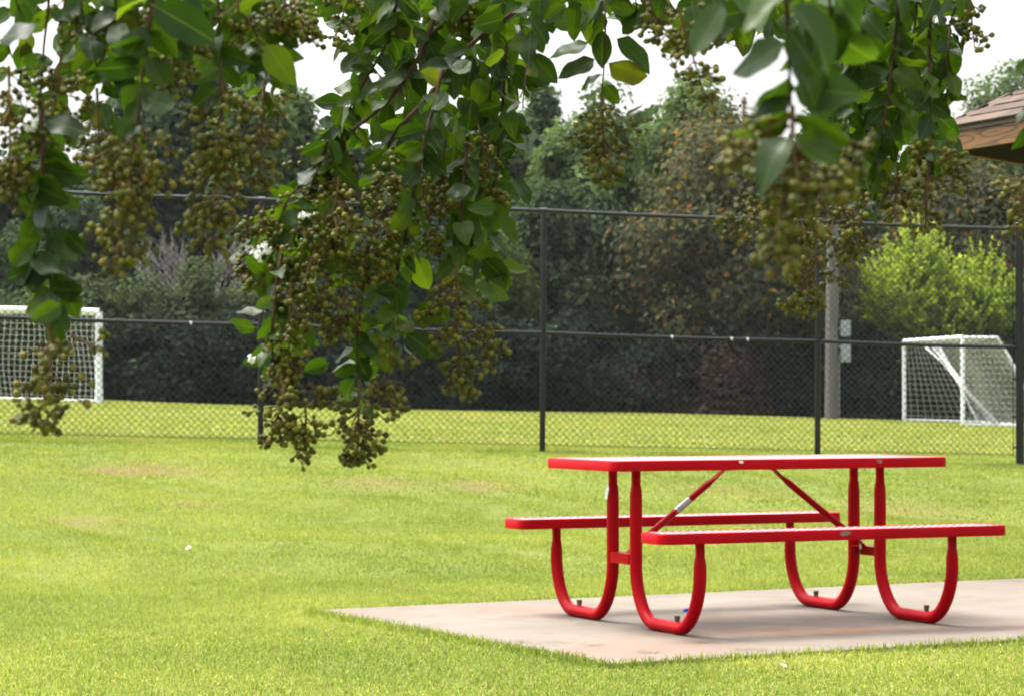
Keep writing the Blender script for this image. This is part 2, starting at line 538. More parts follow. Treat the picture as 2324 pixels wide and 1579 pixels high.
M['tree_dark'] = leafy('dark_foliage', [(0, (.022, .035, .019)), (.6, (.038, .060, .029)), (1, (.066, .095, .042))], (1.4, 1.5, .8), .3, .85, .06)  # wood's foliage colours lightened here and below for distant haze
M['tree_green'] = leafy('green_foliage', [(0, (.042, .068, .024)), (.6, (.074, .112, .036)), (1, (.118, .165, .052))], (1.4, 1.5, .8), .35, .85, .06)
M['tree_pale'] = leafy('pale_foliage', [(0, (.055, .085, .035)), (.6, (.085, .125, .050)), (1, (.12, .165, .065))], (1.4, 1.5, .8), .4, .85, .06)
M['tree_olive'] = leafy('olive_foliage', [(0, (.040, .060, .018)), (.6, (.070, .095, .028)), (1, (.11, .135, .040))], (1.4, 1.5, .8), .35, .85, .06)
M['tree_autumn'] = leafy('turning_foliage', [(0, (.042, .050, .030)), (.55, (.070, .078, .042)), (.86, (.098, .096, .040)), (.91, (.19, .14, .026)), (.96, (.20, .095, .03)), (1, (.15, .06, .035))], (1.4, 1.3, .8), .35, .85, .06)
M['lime'] = leafy('lime_foliage', [(0, (.070, .12, .018)), (.5, (.245, .35, .034)), (1, (.49, .58, .070))], (1.4, 1.35, .6), .42, .55)
M['shrub'] = leafy('shrub_foliage', [(0, (.042, .060, .030)), (.6, (.070, .094, .044)), (1, (.115, .14, .056))], (1.4, 1.5, .8), .35, .85, .06)
M['under'] = leafy('undergrowth', [(0, (.008, .012, .010)), (.6, (.014, .021, .016)), (.97, (.024, .036, .022)), (1, (.045, .09, .035))], (1.2, 1.3, .8), .25, .9, .04)  # deep shade at the wood's foot baked into these near-black greens

# ------------------------------------------------------------------ the ground
PU = Vector((.876, .483)).normalized()          # along the pad
PV = Vector((PU.y, -PU.x))                       # across the pad, towards the lawn in front
PL = Vector((-.91 - .09 * .876, 12.60 - .09 * .483))                       # far left corner of the pad


def padco(X, Y):
    dx, dy = X - PL.x, Y - PL.y
    return dx * PU.x + dy * PU.y, dx * PV.x + dy * PV.y


def sstep(t):
    t = np.clip(t, 0, 1)
    return t * t * (3 - 2 * t)


def gz(X, Y):
    X = np.asarray(X, float); Y = np.asarray(Y, float)
    xc = np.clip(X, -26, 26)
    fieldz = .478 - .026 * xc + .0036 * (np.clip(Y, 0, 110) - 26)
    s = -.483 * (np.clip(X, -14, 14) + .91) + .876 * (Y - 12.6)
    t = sstep((s - .6) / 10.2)
    near = -.02 + 0 * X
    z = near * (1 - t) + fieldz * t
    und = .030 * np.sin(X * .9 + Y * .55 + .6) * np.sin(Y * 1.15 - X * .22) + .020 * np.sin(X * 1.9 - Y * .8 + 2.0) * np.sin(Y * 1.9 + .4 * X) + .014 * np.sin(3.1 * X + Y * 2.2)
    wgt = np.clip((s - .9) / 2.0, 0, 1) * np.clip((13.0 - s) / 2.5, 0, 1)
    fund = .03 * np.sin(X * .35) * np.sin(Y * .3 + 1) * np.clip((Y - 30) / 6, 0, 1)
    return z + (und * .55 + .016 * np.sin(X * 1.31 + 1.7 * np.sin(Y * .61 + .4)) * np.sin(Y * 1.07 + 1.3 * np.sin(X * .83)) + .010 * np.sin(X * 3.7 + 2.1 * np.sin(Y * 1.9)) * np.sin(Y * 3.1 + 1.9 * np.sin(X * 2.3))) * wgt * 1.5 + fund


def axis(fine0, fine1, step, far0, far1):
    a = list(np.arange(fine0, fine1 + 1e-6, step))
    x, st = fine1, step
    while x < far1:
        st *= 1.35; x += st; a.append(min(x, far1))
    x, st = fine0, step
    while x > far0:
        st *= 1.35; x -= st; a.insert(0, max(x, far0))
    return np.array(a)


def worn(X, Y):
    """bare spots of the bank"""
    w = np.zeros_like(X)
    for px, py, d, rx, ry, s in SPOTS:
        p = at(px, py, d)
        w = np.maximum(w, s * np.exp(-((X - p.x) / rx) ** 2 - ((Y - p.y) / ry) ** 2))
    return w


SPOTS = [(270, 1235 / 1.1188, 20.6, .26, .42, .95), (335, 1228 / 1.1188, 20.9, .40, .5, .6), (1100, 1103, 20.8, .28, .4, .7), (860, 1105, 20.6, .3, .4, .6), (190, 1195, 17.2, .15, .25, .7),
         (430, 1190, 18.5, .2, .25, .5), (1680, 1100, 21.5, .4, .5, .4), (250, 1015, 27.2, .9, .35, .9), (310, 990, 29.5, 1.1, .25, .55), (2050, 1120, 20.5, .5, .6, .35)]
gx = axis(-12, 14, .25, -900, 900); gy = axis(6, 30, .25, -500, 1200)
GX, GY = np.meshgrid(gx, gy)
V = np.stack([GX.ravel(), GY.ravel(), gz(GX, GY).ravel()], 1)
nx, ny = len(gx), len(gy)
ii, jj = np.meshgrid(np.arange(nx - 1), np.arange(ny - 1))
q = (jj * nx + ii).ravel()
ground = np_mesh('ground', V, np.stack([q, q + 1, q + nx + 1, q + nx], 1), M['turf'], smooth=True, attrs={'worn': np.clip(worn(V[:, 0], V[:, 1]) * 1.2, 0, 1)})
tag(ground, 'short mown green lawn and playing field', 'ground', kind='structure')

# leaf litter under the wood
fx = np.linspace(-60, 60, 80); fy = np.linspace(69.5, 140, 40)
FX, FY = np.meshgrid(fx, fy)
FY = FY + np.where(FY < 70, np.sin(FX * .7) * .8 + np.sin(FX * 1.9) * .4, 0)
V = np.stack([FX.ravel(), FY.ravel(), (gz(FX, FY) + .02 + .012 * (FY - 69)).ravel()], 1)
nx, ny = 80, 40
ii, jj = np.meshgrid(np.arange(nx - 1), np.arange(ny - 1)); q = (jj * nx + ii).ravel()
tag(np_mesh('woodland_floor', V, np.stack([q, q + 1, q + nx + 1, q + nx], 1), M['leaf_litter'], smooth=True), 'dark leaf covered floor of the wood behind the field', 'ground', kind='structure')

# pad: two cast slabs with a joint
PADW, JOINT = 2.85, 4.3
pad = empty('concrete_pad', (PL.x, PL.y, 0)); tag(pad, 'pale concrete pad under the red picnic table', 'pavement', kind='structure')


def padpt(u, v): return (PL.x + PU.x * u + PV.x * v, PL.y + PU.y * u + PV.y * v)


for (u0, u1, v0, v1) in ((0, JOINT, 0, PADW), (JOINT + .012, 6.6, 0, PADW)):
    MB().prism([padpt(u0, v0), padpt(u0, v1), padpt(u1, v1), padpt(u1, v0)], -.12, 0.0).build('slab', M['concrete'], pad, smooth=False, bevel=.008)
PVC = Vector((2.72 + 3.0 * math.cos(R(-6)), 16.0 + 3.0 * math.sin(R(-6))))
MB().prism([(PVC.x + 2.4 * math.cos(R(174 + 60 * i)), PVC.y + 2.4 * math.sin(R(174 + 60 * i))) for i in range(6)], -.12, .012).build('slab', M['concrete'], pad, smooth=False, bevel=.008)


def on_pad(X, Y, m=0.0):
    u, v = padco(X, Y)
    return ((u > -m) & (u < 6.6 + m) & (v > -m) & (v < PADW + m)) | ((X - PVC.x) ** 2 + (Y - PVC.y) ** 2 < 2.3 ** 2)


# ------------------------------------------------------------------ grass
def blades(X, Y, hgt, wid, tint, lean=1.1, two=True):
    n = len(X)
    Z = gz(X, Y) - .004
    ang = RNG.uniform(0, 2 * np.pi, n)
    dx, dy = np.cos(ang), np.sin(ang)
    la = RNG.uniform(0, 2 * np.pi, n); ln = np.abs(RNG.normal(0, lean, n))
    lx, ly = np.cos(la) * ln, np.sin(la) * ln
    B = np.stack([X, Y, Z], 1)
    W = np.stack([dx, dy, 0 * dx], 1) * wid[:, None] * .5
    T = np.stack([lx, ly, np.ones(n)], 1); T /= np.linalg.norm(T, axis=1)[:, None]
    tip = B + T * hgt[:, None]
    tip[:, 2] -= hgt * .12 * ln
    if two:
        Mid = B + np.stack([lx * .32, ly * .32, np.ones(n)], 1) * (hgt * .55)[:, None]
        V = np.stack([B - W, B + W, Mid + W * .8, Mid - W * .8, tip], 1).reshape(-1, 3)
        k = np.arange(n)[:, None] * 5
        F = np.concatenate([k + [0, 1, 2], k + [0, 2, 3], k + [3, 2, 4]])
        return V, F, np.repeat(tint, 5)
    V = np.stack([B - W, B + W, tip], 1).reshape(-1, 3)
    k = np.arange(n)[:, None] * 3
    return V, k + [0, 1, 2], np.repeat(tint, 3)


zones = [  # y0, y1, blades per m2, height, width, two-segment
    (8.0, 11.5, 7800, .025, .0048, True), (11.5, 15.0, 9000, .025, .0056, False), (15.0, 20.0, 6600, .025, .0068, False), (20.0, 29.0, 2700, .026, .011, False), (29.0, 74.0, 150, .036, .034, False)]
for zi, (y0, y1, dens, h, w, two) in enumerate(zones):
    xw = lambda y: .215 * y + .7
    area = (xw(y0) + xw(y1)) * (y1 - y0)
    n = int(dens * area)
    Y = y0 + (y1 - y0) * RNG.random(n) ** .92
    X = (RNG.random(n) * 2 - 1) * xw(Y)
    keep = ~on_pad(X, Y, .0)
    wv = worn(X, Y)
    keep &= RNG.random(n) > wv * .75
    X, Y, wv = X[keep], Y[keep], wv[keep]
    u, v = padco(X, Y)
    n = len(X)
    patch = .5 + .22 * np.sin(X * .9 + 1.8 * np.sin(Y * .5 + .6)) * np.sin(Y * .75 + 1.5 * np.sin(X * .63)) + .16 * np.sin(X * 2.3 + 2.2 * np.sin(Y * 1.3)) * np.sin(Y * 2.1 + 1.9 * np.sin(X * 1.7)) + .10 * np.sin(X * 6.1 + 2 * np.sin(Y * 3.3)) * np.sin(Y * 5.2 + 2 * np.sin(X * 4.1))
    clump = np.sin(X * 23 + 2 * np.sin(Y * 9)) * np.sin(Y * 17 + 2 * np.sin(X * 11))
    tint = np.clip(RNG.normal(.48, .18, n) + (patch - .5) * .46 + .05 * clump, 0, .92)
    tint = np.clip(tint + (-.02, -.02, -.06, -.10, .12)[zi], 0, .92)
    hh = h * RNG.uniform(.55, 1.25, n) * (.85 + .4 * patch)
    dry = (RNG.random(n) < .065 + .85 * wv + .05 * (patch > .62))
    tint[dry] = RNG.uniform(.86, 1.0, dry.sum())
    edge = (v < 0) & (v > -.10 - .05 * np.sin(u * 7)) & (u > -.1)
    d2 = edge & (RNG.random(n) < .75)
    tint[d2] = RNG.uniform(.84, 1.0, d2.sum()); hh[d2] *= .8
    V, F, T = blades(X, Y, hh, w * RNG.uniform(.7, 1.4, n), tint, two=two)
    o = np_mesh('grass', V, F, M['grass'], attrs={'tint': T})
    tag(o, ['grass blades of the mown lawn beside the concrete pad', 'grass blades of the lawn around the table', 'grass blades of the bank behind the table', 'grass blades along the foot of the chain link fence', 'grass of the playing field beyond the chain link fence'][zi], 'grass', kind='stuff')

# tufts leaning over the edge of the pad
n = 15000
uu = RNG.uniform(-.02, 7.5, n); vv = np.where(RNG.random(n) < .62, PADW + np.abs(RNG.normal(0, .028, n)) - .012, -np.abs(RNG.normal(0, .03, n)) + .006)
k = RNG.random(n) < .25
uu[k] = -np.abs(RNG.normal(0, .03, k.sum())) + .008; vv[k] = RNG.uniform(0, PADW, k.sum())
X = PL.x + PU.x * uu + PV.x * vv; Y = PL.y + PU.y * uu + PV.y * vv
V, F, T = blades(X, Y, RNG.uniform(.022, .060, n), RNG.uniform(.003, .006, n), np.clip(RNG.normal(.35, .2, n), 0, .9), lean=.7)
tag(np_mesh('grass_edging', V, F, M['grass'], attrs={'tint': T}), 'longer grass tufts leaning over the edge of the concrete pad', 'grass', kind='stuff')

# clippings on the pad
n = 420
cl = [(1240, 1457, 60, 5), (1345, 1463, 40, 4), (1470, 1478, 30, 4), (1600, 1455, 30, 3), (1330, 1415, 50, 6), (1590, 1440, 40, 5), (2080, 1412, 50, 5), (1700, 1472, 60, 4), (1800, 1360, 60, 5), (2250, 1350, 60, 6), (1180, 1455, 30, 3), (1500, 1440, 60, 5)]
vs, fs = [], []
for i in range(n):
    cx, cy, rx, ry = random.choice(cl)
    px, py = random.gauss(cx, rx * .5), random.gauss(cy, ry * .5)
    d = CAM_H * FPX / (py - HORIZON); X = (px - PHW / 2) / FPX * d
    if not on_pad(np.array(X), np.array(d)): continue
    a = random.uniform(0, math.pi); l = random.uniform(.008, .03); w = .0012
    e = Vector((math.cos(a), math.sin(a), 0)); f = Vector((-e.y, e.x, 0)) * w; c = Vector((X, d, .003))
    b = len(vs); up = Vector((0, 0, random.uniform(0, .005)))
    vs += [c - e * l - f, c - e * l + f, c + e * l + f + up, c + e * l - f + up]; fs.append((b, b + 1, b + 2, b + 3))
tag(np_mesh('grass_clippings', np.array([tuple(v) for v in vs]), np.array(fs), M['clip']), 'dry grass clippings scattered on the concrete pad', 'clippings', kind='stuff')

# ------------------------------------------------------------------ picnic table
TX, TY, TYAW = 1.1117, 12.0056, R(25.18)
table = empty('picnic_table', (TX, TY, 0), TYAW)
tag(table, 'red coated steel picnic table with attached benches standing on the concrete pad', 'picnic table')


def rounded(hx, hy, r, seg=6):
    p = []
    for cx, cy, a0 in ((hx - r, hy - r, 0), (-hx + r, hy - r, 90), (-hx + r, -hy + r, 180), (hx - r, -hy + r, 270)):
        for i in range(seg + 1):
            a = R(a0 + 90 * i / seg)
            p.append((cx + r * math.cos(a), cy + r * math.sin(a)))
    return p


def perforated(name, hx, hy, cy, z, rim, r, parent):
    """sheet with a grid of square-round holes, and a rolled rim round it"""
    mb = MB()
    pitch = .040; hr = .0135
    ix, iy = hx - .024, hy - .018
    nx, ny = int(2 * ix / pitch), int(2 * iy / pitch)
    px, py = 2 * ix / nx, 2 * iy / ny
    for i in range(nx):
        for j in range(ny):
            cx, cyy = -ix + (i + .5) * px, cy - iy + (j + .5) * py
            b = len(mb.v)
            for k in range(8):
                a = 2 * math.pi * (k + .5) / 8
                mb.v.append((cx + hr * 1.05 * math.cos(a), cyy + hr * math.sin(a), z - .0060))
            for k in range(8):
                a = 2 * math.pi * (k + .5) / 8
                ca, sa = math.cos(a), math.sin(a)
                s = 1 / max(abs(ca), abs(sa))
                qx = px / 2 * (1 if ca > 0 else -1) if abs(ca) > .9 else px / 2 * max(-1, min(1, ca * s))
                qy = py / 2 * max(-1, min(1, sa * s))
                mb.v.append((cx + px / 2 * max(-1, min(1, ca * s)), cyy + qy, z))
            for k in range(8):
                k2 = (k + 1) % 8
                mb.f.append((b + k, b + 8 + k, b + 8 + k2, b + k2))
            # lip of the hole, gives the sheet its depth
            b2 = len(mb.v)
            for k in range(8):
                v = mb.v[b + k]; mb.v.append((v[0], v[1], z - .0110))
            for k in range(8):
                k2 = (k + 1) % 8
                mb.f.append((b + k, b + k2, b2 + k2, b2 + k))
    # corner triangles of every cell
    for i in range(nx):
        for j in range(ny):
            b = (i * ny + j) * 24 + 8
            cx, cyy = -ix + (i + .5) * px, cy - iy + (j + .5) * py
            for k, (sx, sy) in ((0, (1, 1)), (2, (-1, 1)), (4, (-1, -1)), (6, (1, -1))):
                c = len(mb.v); mb.v.append((cx + sx * px / 2, cyy + sy * py / 2, z))
                mb.f.append((b + k, c, b + (k + 1) % 8))
    o = mb.build(name, M['red_top'], parent, world=False, smooth=True, sharp=75)
    # rim: swept profile round the rounded outline
    out = rounded(hx, hy, r)
    inn = rounded(hx - .028, hy - .021, max(r - .02, .012))
    prof = [(1.0, z - rim), (1.0, z - .006), (.90, z - .0005), (.75, z + .0010), (0.0, z + .0005), (0.0, z - .006), (.82, z - .010), (.93, z - rim)]
    rb = MB(); n = len(out); kk = len(prof)
    for (ox, oy), (ax, ay) in zip(out, inn):
        for t, zz in prof: rb.v.append((ax + (ox - ax) * t, cy + ay + (oy - ay) * t, zz))
    for i in range(n):
        i2 = (i + 1) % n
        for k in range(kk):
            k2 = (k + 1) % kk
            rb.f.append((i * kk + k, i2 * kk + k, i2 * kk + k2, i * kk + k2))
    rb.build('rim', M['red'], o, world=False, sharp=50)
    return o


ZT, ZS = .762, .4612
top = perforated('tabletop', .8975, .353, 0, ZT, .046, .055, table)
seats = [perforated('seat', .905, .1125, s * .698, ZS, .046, .055, table) for s in (1, -1)]
FS = .6584
YI, YO, TR = .1143, .7057, .0285


def leg_path(s, x):
    pts, rad, sq = [], [], []
    def add(y, z, rx=TR, ry=TR, e=1.0): pts.append((x, s * y, z)); rad.append((rx, ry)); sq.append(e)
    add(YI, ZT - .046, .0195, .0125, .4); add(YI, ZT - .118, .0195, .0125, .4); add(YI, ZT - .128, .0225, .0190, .65); add(YI, ZT - .160, .0275, .0280, 1); add(YI, ZT - .25); add(YI, ZT - .33)
    bh, bv = .175, .245
    for k in range(0, 11):
        a = R(90) * k / 10
        e = 1.45
        add(YI + bh * (1 - math.cos(a) ** (2 / 1.85)), TR + bv * (1 - math.sin(a) ** (2 / 1.85)))
    for k in range(10, -1, -1):
        a = R(90) * k / 10
        add(YO - bh * (1 - math.cos(a) ** (2 / 1.85)), TR + bv * (1 - math.sin(a) ** (2 / 1.85)))
    add(YO, ZS - .150, .0275, .0280, 1); add(YO, ZS - .118, .0225, .0190, .65); add(YO, ZS - .108, .0195, .0125, .4); add(YO, ZS - .046, .0195, .0125, .4)
    return pts, rad, sq


for x in (-FS, FS):
    for s in (1, -1):
        p, r, e = leg_path(s, x)
        # drop near-duplicate points
        P2, R2, E2 = [p[0]], [r[0]], [e[0]]
        for a, b_, c in zip(p[1:], r[1:], e[1:]):
            if (Vector(a) - Vector(P2[-1])).length > .008: P2.append(a); R2.append(b_); E2.append(c)
        l = MB().tube(P2, R2, 20, up=(1, 0, 0), sect=E2).build('leg', M['red'], table, world=False, sharp=35)
        yb = s * (.46 if s > 0 else .50)
        bb = MB().tube([(x, yb, 2 * TR - .004), (x, yb, 2 * TR + .010)], .011, 8).tube([(x, yb, 2 * TR + .010), (x, yb, 2 * TR + .026)], .013, 6)
        bb.build('anchor_bolt', M['bolt'], l, world=False, sharp=30)
        MB().box((x, s * (YI + .01), ZT - .046 + .003), (.05, .14, .006)).build('mounting_plate', M['red'], l, world=False)
        MB().box((x, s * (YO - .02), ZS - .046 + .003), (.05, .17, .006)).build('mounting_plate', M['red'], l, world=False)
    c = MB().box((x, 0, .328), (.052, 2 * YI - .045, .006)).box((x + math.copysign(.023, x), 0, .305), (.006, 2 * YI - .045, .044))
    c.build('crossbar', M['red'], table, smooth=False, world=False)
    sg = math.copysign(1, x)
    a = Vector((x - sg * .035, 0, .345)); bq = Vector((sg * .155, 0, ZT - .075))
    d = (bq - a).normalized()
    pts = [a - d * .03, a + d * .03, a + d * .07, bq - d * .08, bq - d * .035, bq + Vector((-sg * .02, 0, .018)), bq + Vector((-sg * .075, 0, .022))]
    br = MB().tube(pts, [(.005, .021), (.006, .021), .0155, .0155, (.007, .021), (.005, .022), (.005, .022)], 12, up=(0, 0, 1)).build('brace', M['red'], table, world=False)
    MB().tube([a + Vector((0, 0, -.03)), a + Vector((0, 0, .022))], .006, 6).build('bolt', M['bare_metal'], br, world=False)
    if x < 0:
        m0 = a + (bq - a) * .50; m1 = a + (bq - a) * .655
        tag(MB().tube([m0, m1], .0163, 12).build('bare_band', M['bare_metal'], br, world=False), 'band of worn bare metal on the brace')
# torn sticker, chipped spots
MB().box((-FS - .0295, YI + .004, .60), (.003, .026, .05), M=Matrix.Rotation(.35, 3, 'X')).box((-FS - .0285, YI - .006, .63), (.003, .012, .03), M=Matrix.Rotation(-.5, 3, 'X')).build('torn_sticker', M['sticker'], table, smooth=False, world=False)


def blotch(name, c, sx, sz, mt, parent, ny=-1):
    b = MB(); pts = []
    for k in range(9):
        a = 2 * math.pi * k / 9; rr = random.uniform(.6, 1.1)
        pts.append((c[0] + sx * rr * math.cos(a), c[1], c[2] + sz * rr * math.sin(a)))
    b.v = pts + [(p[0], p[1] + .004, p[2]) for p in pts]
    b.f.append(tuple(range(9)))
    for k in range(9): b.f.append((k, k + 9, (k + 1) % 9 + 9, (k + 1) % 9))
    return b.build(name, mt, parent, smooth=False, world=False)


blotch('paint_chip', (.50, -.3545, ZT - .014), .020, .010, M['chip'], top)
blotch('paint_chip', (-.245, -.3545, ZT - .010), .014, .007, M['sticker'], top)
blotch('paint_chip', (.02, -.698 - .1140, ZS - .016), .032, .013, M['chip'], seats[1])

# blue bottle cap on the pad
p = at(1558, 1386, 1); d = CAM_H * FPX / (1386 - HORIZON); X = (1558 - PHW / 2) / FPX * d
cap = empty('bottle_cap', (X, d, 0)); tag(cap, 'small blue plastic bottle cap lying on the concrete under the table', 'bottle cap')
MB().tube([(X, d, .001), (X, d, .014), (X, d, .016)], [.016, .016, .0135], 16).build('shell', M['blue'], cap)
rg = MB()
for k in range(16):
    a = 2 * math.pi * k / 16
    rg.box((X + .0162 * math.cos(a), d + .0162 * math.sin(a), .007), (.0016, .0016, .011), rz=a)
rg.build('ridges', M['blue'], cap, smooth=False)
# scraps of white litter on the lawn
for px, py, lab in ((1773, 1509, 'scrap of white paper on the grass in front of the concrete pad'), (430, 1435 / 1.1188 * .998, 'white petal lying on the open lawn left of the concrete pad')):
    d = (CAM_H + .0) * FPX / (py - HORIZON); X = (px - PHW / 2) / FPX * d
    z = float(gz(X, d)) + .022
    b = MB()
    for k in range(3):
        c = Vector((X + random.uniform(-.012, .012), d + random.uniform(-.01, .01), z + .006 * k))
        a = random.uniform(0, 3); e = Vector((math.cos(a), math.sin(a), .2)) * .014; f = Vector((-math.sin(a), math.cos(a), .25)) * .009
        b.quad(c - e - f, c + e - f, c + e * .8 + f, c - e * .7 + f)
    tag(b.build('paper_scrap', M['petal'], smooth=False), lab, 'litter')

# ------------------------------------------------------------------ chain link fence
def fy_(X): return 26.25 + .2 * (X - .31)
def fb(X): return .477 - .0245 * (X - .31) + .02


FH = 2.45
FD = Vector((1, .2, 0)).normalized()
FNRM = Vector((.2, -1, 0)).normalized()        # towards the camera
XP = [-8.25, -5.40, -2.53, .31, 3.21]
XT = 5.43
fence = empty('chain_link_fence', (.31, fy_(.31), fb(.31) - .03))
tag(fence, 'tall black chain link fence with middle rail along the playing field', 'fence')


def fp(X, h, off=0.0):
    return Vector((X, fy_(X), fb(X) + h)) + FNRM * off


for X in XP:
    lean = Vector((.020, 0, 0)) if X > 0 else Vector((0.008, 0, 0))
    p0, p1 = fp(X, -.25), fp(X, FH - .02) + lean
    po = MB().tube([p0, p1], .0305, 14).build('post', M['black'], fence)
    cb = MB().tube([p1 + Vector((0, 0, -.035)), p1 + Vector((0, 0, .01))], .036, 14).tube([p1 + Vector((-.035, 0, .02)) + FD * 0, p1 + Vector((.035, 0, .02))], .030, 10)
    cb.build('loop_cap', M['black'], po)
    t = MB()
    for h in (.3, .62, .95, 1.55, 1.85, 2.12):
        c = fp(X, h) + lean * (h / FH)
        t.tube([c + Vector((0, 0, -.004)), c + Vector((0, 0, .004))], .0345, 12)
        t.tube([c + FD * .05 - FNRM * .034, c - FD * .045 - FNRM * .034], .003, 6)
    tag(t.build('tie_wire', M['wire'], po), kind='stuff')
t0, t1 = fp(XT, -.25), fp(XT, FH + .06)
po = MB().tube([t0, t1], .045, 18).build('post', M['black'], fence); tag(po, 'thick black terminal post beside the gate')
MB().ball(t1, .05, 12, 6, (1, 1, .6)).build('dome_cap', M['black'], po)
b = MB()
for h in (.12, .45, .85, 1.23, 1.65, 2.05, 2.36):
    c = fp(XT, h)
    b.tube([c + Vector((0, 0, -.011)), c + Vector((0, 0, .011))], .049, 16)
    b.box(c - FD * .062, (.045, .010, .020), rz=math.atan2(FD.y, FD.x))
b.build('tension_band', M['black'], po, smooth=False)
xs = XP + [XT]
for hh_, nm, r in ((FH, 'top_rail', .021), (1.19, 'middle_rail', .0205)):
    for a, c in zip(xs[:-1], xs[1:]):
        g0 = .0 if nm == 'top_rail' else .0
        A, C = fp(a, hh_, -.0 if nm == 'top_rail' else -.0), fp(c, hh_)
        mid = (A + C) / 2 - Vector((0, 0, .008))
        pts = [A, A * .5 + mid * .5 - Vector((0, 0, .002)), mid, C * .5 + mid * .5 - Vector((0, 0, .002)), C]
        rl = MB().tube(pts, r, 12).build(nm, M['black'], fence)
        ti = MB()
        for k in range(1, 7):
            pp = A + (C - A) * (k / 7)
            pp.z = A.z + (C.z - A.z) * (k / 7) - .008 * math.sin(math.pi * k / 7)
            ti.tube([pp - FD * .004, pp + FD * .004], r + .004, 10)
        tag(ti.build('tie_wire', M['wire'], rl), kind='stuff')
sp = MB()
for px, X in ((1527, 1.66), (1668, 2.29), (1705, 2.46), (420, -3.22)):
    c = fp(X, 1.19, .0205) + Vector((0, 0, .004))
    sp.ball(c, .014, 8, 5, (1.1, .3, .9)); sp.ball(c + Vector((.003, 0, -.016)), .008, 6, 4, (.8, .3, 1.5))
sp.build('droppings', M['sticker'], fence)
# fabric: woven zigzag wires
cw = .072
x0, x1 = XP[0], XT - .06
cnt = int((x1 - x0) / (cw / 2))
nz_ = int((FH - .05) / (cw / 2))
wr = .0045
ang = [0, 2 * math.pi / 3, 4 * math.pi / 3]
K = np.arange(nz_ + 1)
Vs, Fs = [], []
lm = math.sqrt(1.04)
for i in range(cnt):
    xa = x0 + i * cw / 2 + ((K + i) % 2) * cw / 2
    wob = RNG.normal(0, .0012, nz_ + 1)
    xa = xa / 1.0 + wob
    h = .02 + K * (cw / 2)
    dep = -.0345 + np.where((K + i) % 2 == 0, .0022, -.0022) + .012 * np.sin(xa * 1.7) * np.sin(h * 2.1) * (h < 1.1)
    cx = xa + .1961 * dep; cy = 26.25 + .2 * (xa - .31) - .9806 * dep
    cz = .477 - .0245 * (xa - .31) + .02 + h
    b = len(Vs) * (nz_ + 1) * 3
    ring = []
    for a in ang:
        ring.append(np.stack([cx + wr * math.cos(a), cy + wr * math.sin(a), cz], 1))
    Vs.append(np.stack(ring, 1).reshape(-1, 3))
    k = np.arange(nz_)[:, None] * 3 + b
    for j in range(3):
        j2 = (j + 1) % 3
        Fs.append(np.concatenate([k + j, k + j2, k + 3 + j2, k + 3 + j], 1))
fab = np_mesh('wire_mesh', np.concatenate(Vs), np.concatenate(Fs), M['wire'], fence)
tag(fab, 'black woven wire diamonds', kind='stuff')
MB().tube([fp(x0, .045, -.034), fp(x1, .045, -.034)], .003, 6).build('bottom_wire', M['wire'], fence)
MB().tube([fp(XT - .062, .02, -.03), fp(XT - .062, FH - .03, -.03)], .006, 6).build('tension_bar', M['black'], fence)
# gate right of the terminal post
XG0, XG1 = XT + .10, XT + 1.35
gate = empty('fence_gate', (XG0, fy_(XG0), fb(XG0)))
tag(gate, 'black chain link gate hung beyond the thick terminal post', 'gate')
MB().tube([fp(XG0, .06), fp(XG0, FH - .05)], .024, 12).build('stile', M['black'], gate)
MB().tube([fp(XG1, .06), fp(XG1, FH - .05)], .024, 12).build('stile', M['black'], gate)
for h in (.06, 1.19, FH - .05): MB().tube([fp(XG0, h), fp(XG1, h)], .021, 12).build('rail', M['black'], gate)
MB().box(fp(XT + .05, .98, .03), (.12, .05, .05)).build('latch', M['black'], gate, smooth=False)
Vs, Fs, bb = [], [], 0
for i in range(int((XG1 - XG0) / (cw / 2))):
    pts = [fp(XG0 + i * cw / 2 + ((k + i) % 2) * cw / 2, .08 + k * cw / 2, -.02) for k in range(64)]
    g_ = MB().tube(pts, wr, 3, cap=False)
    Vs += g_.v; Fs += [tuple(q + bb for q in f) for f in g_.f]; bb += len(g_.v)
tag(np_mesh('wire_mesh', np.array(Vs), np.array(Fs), M['wire'], gate), kind='stuff')

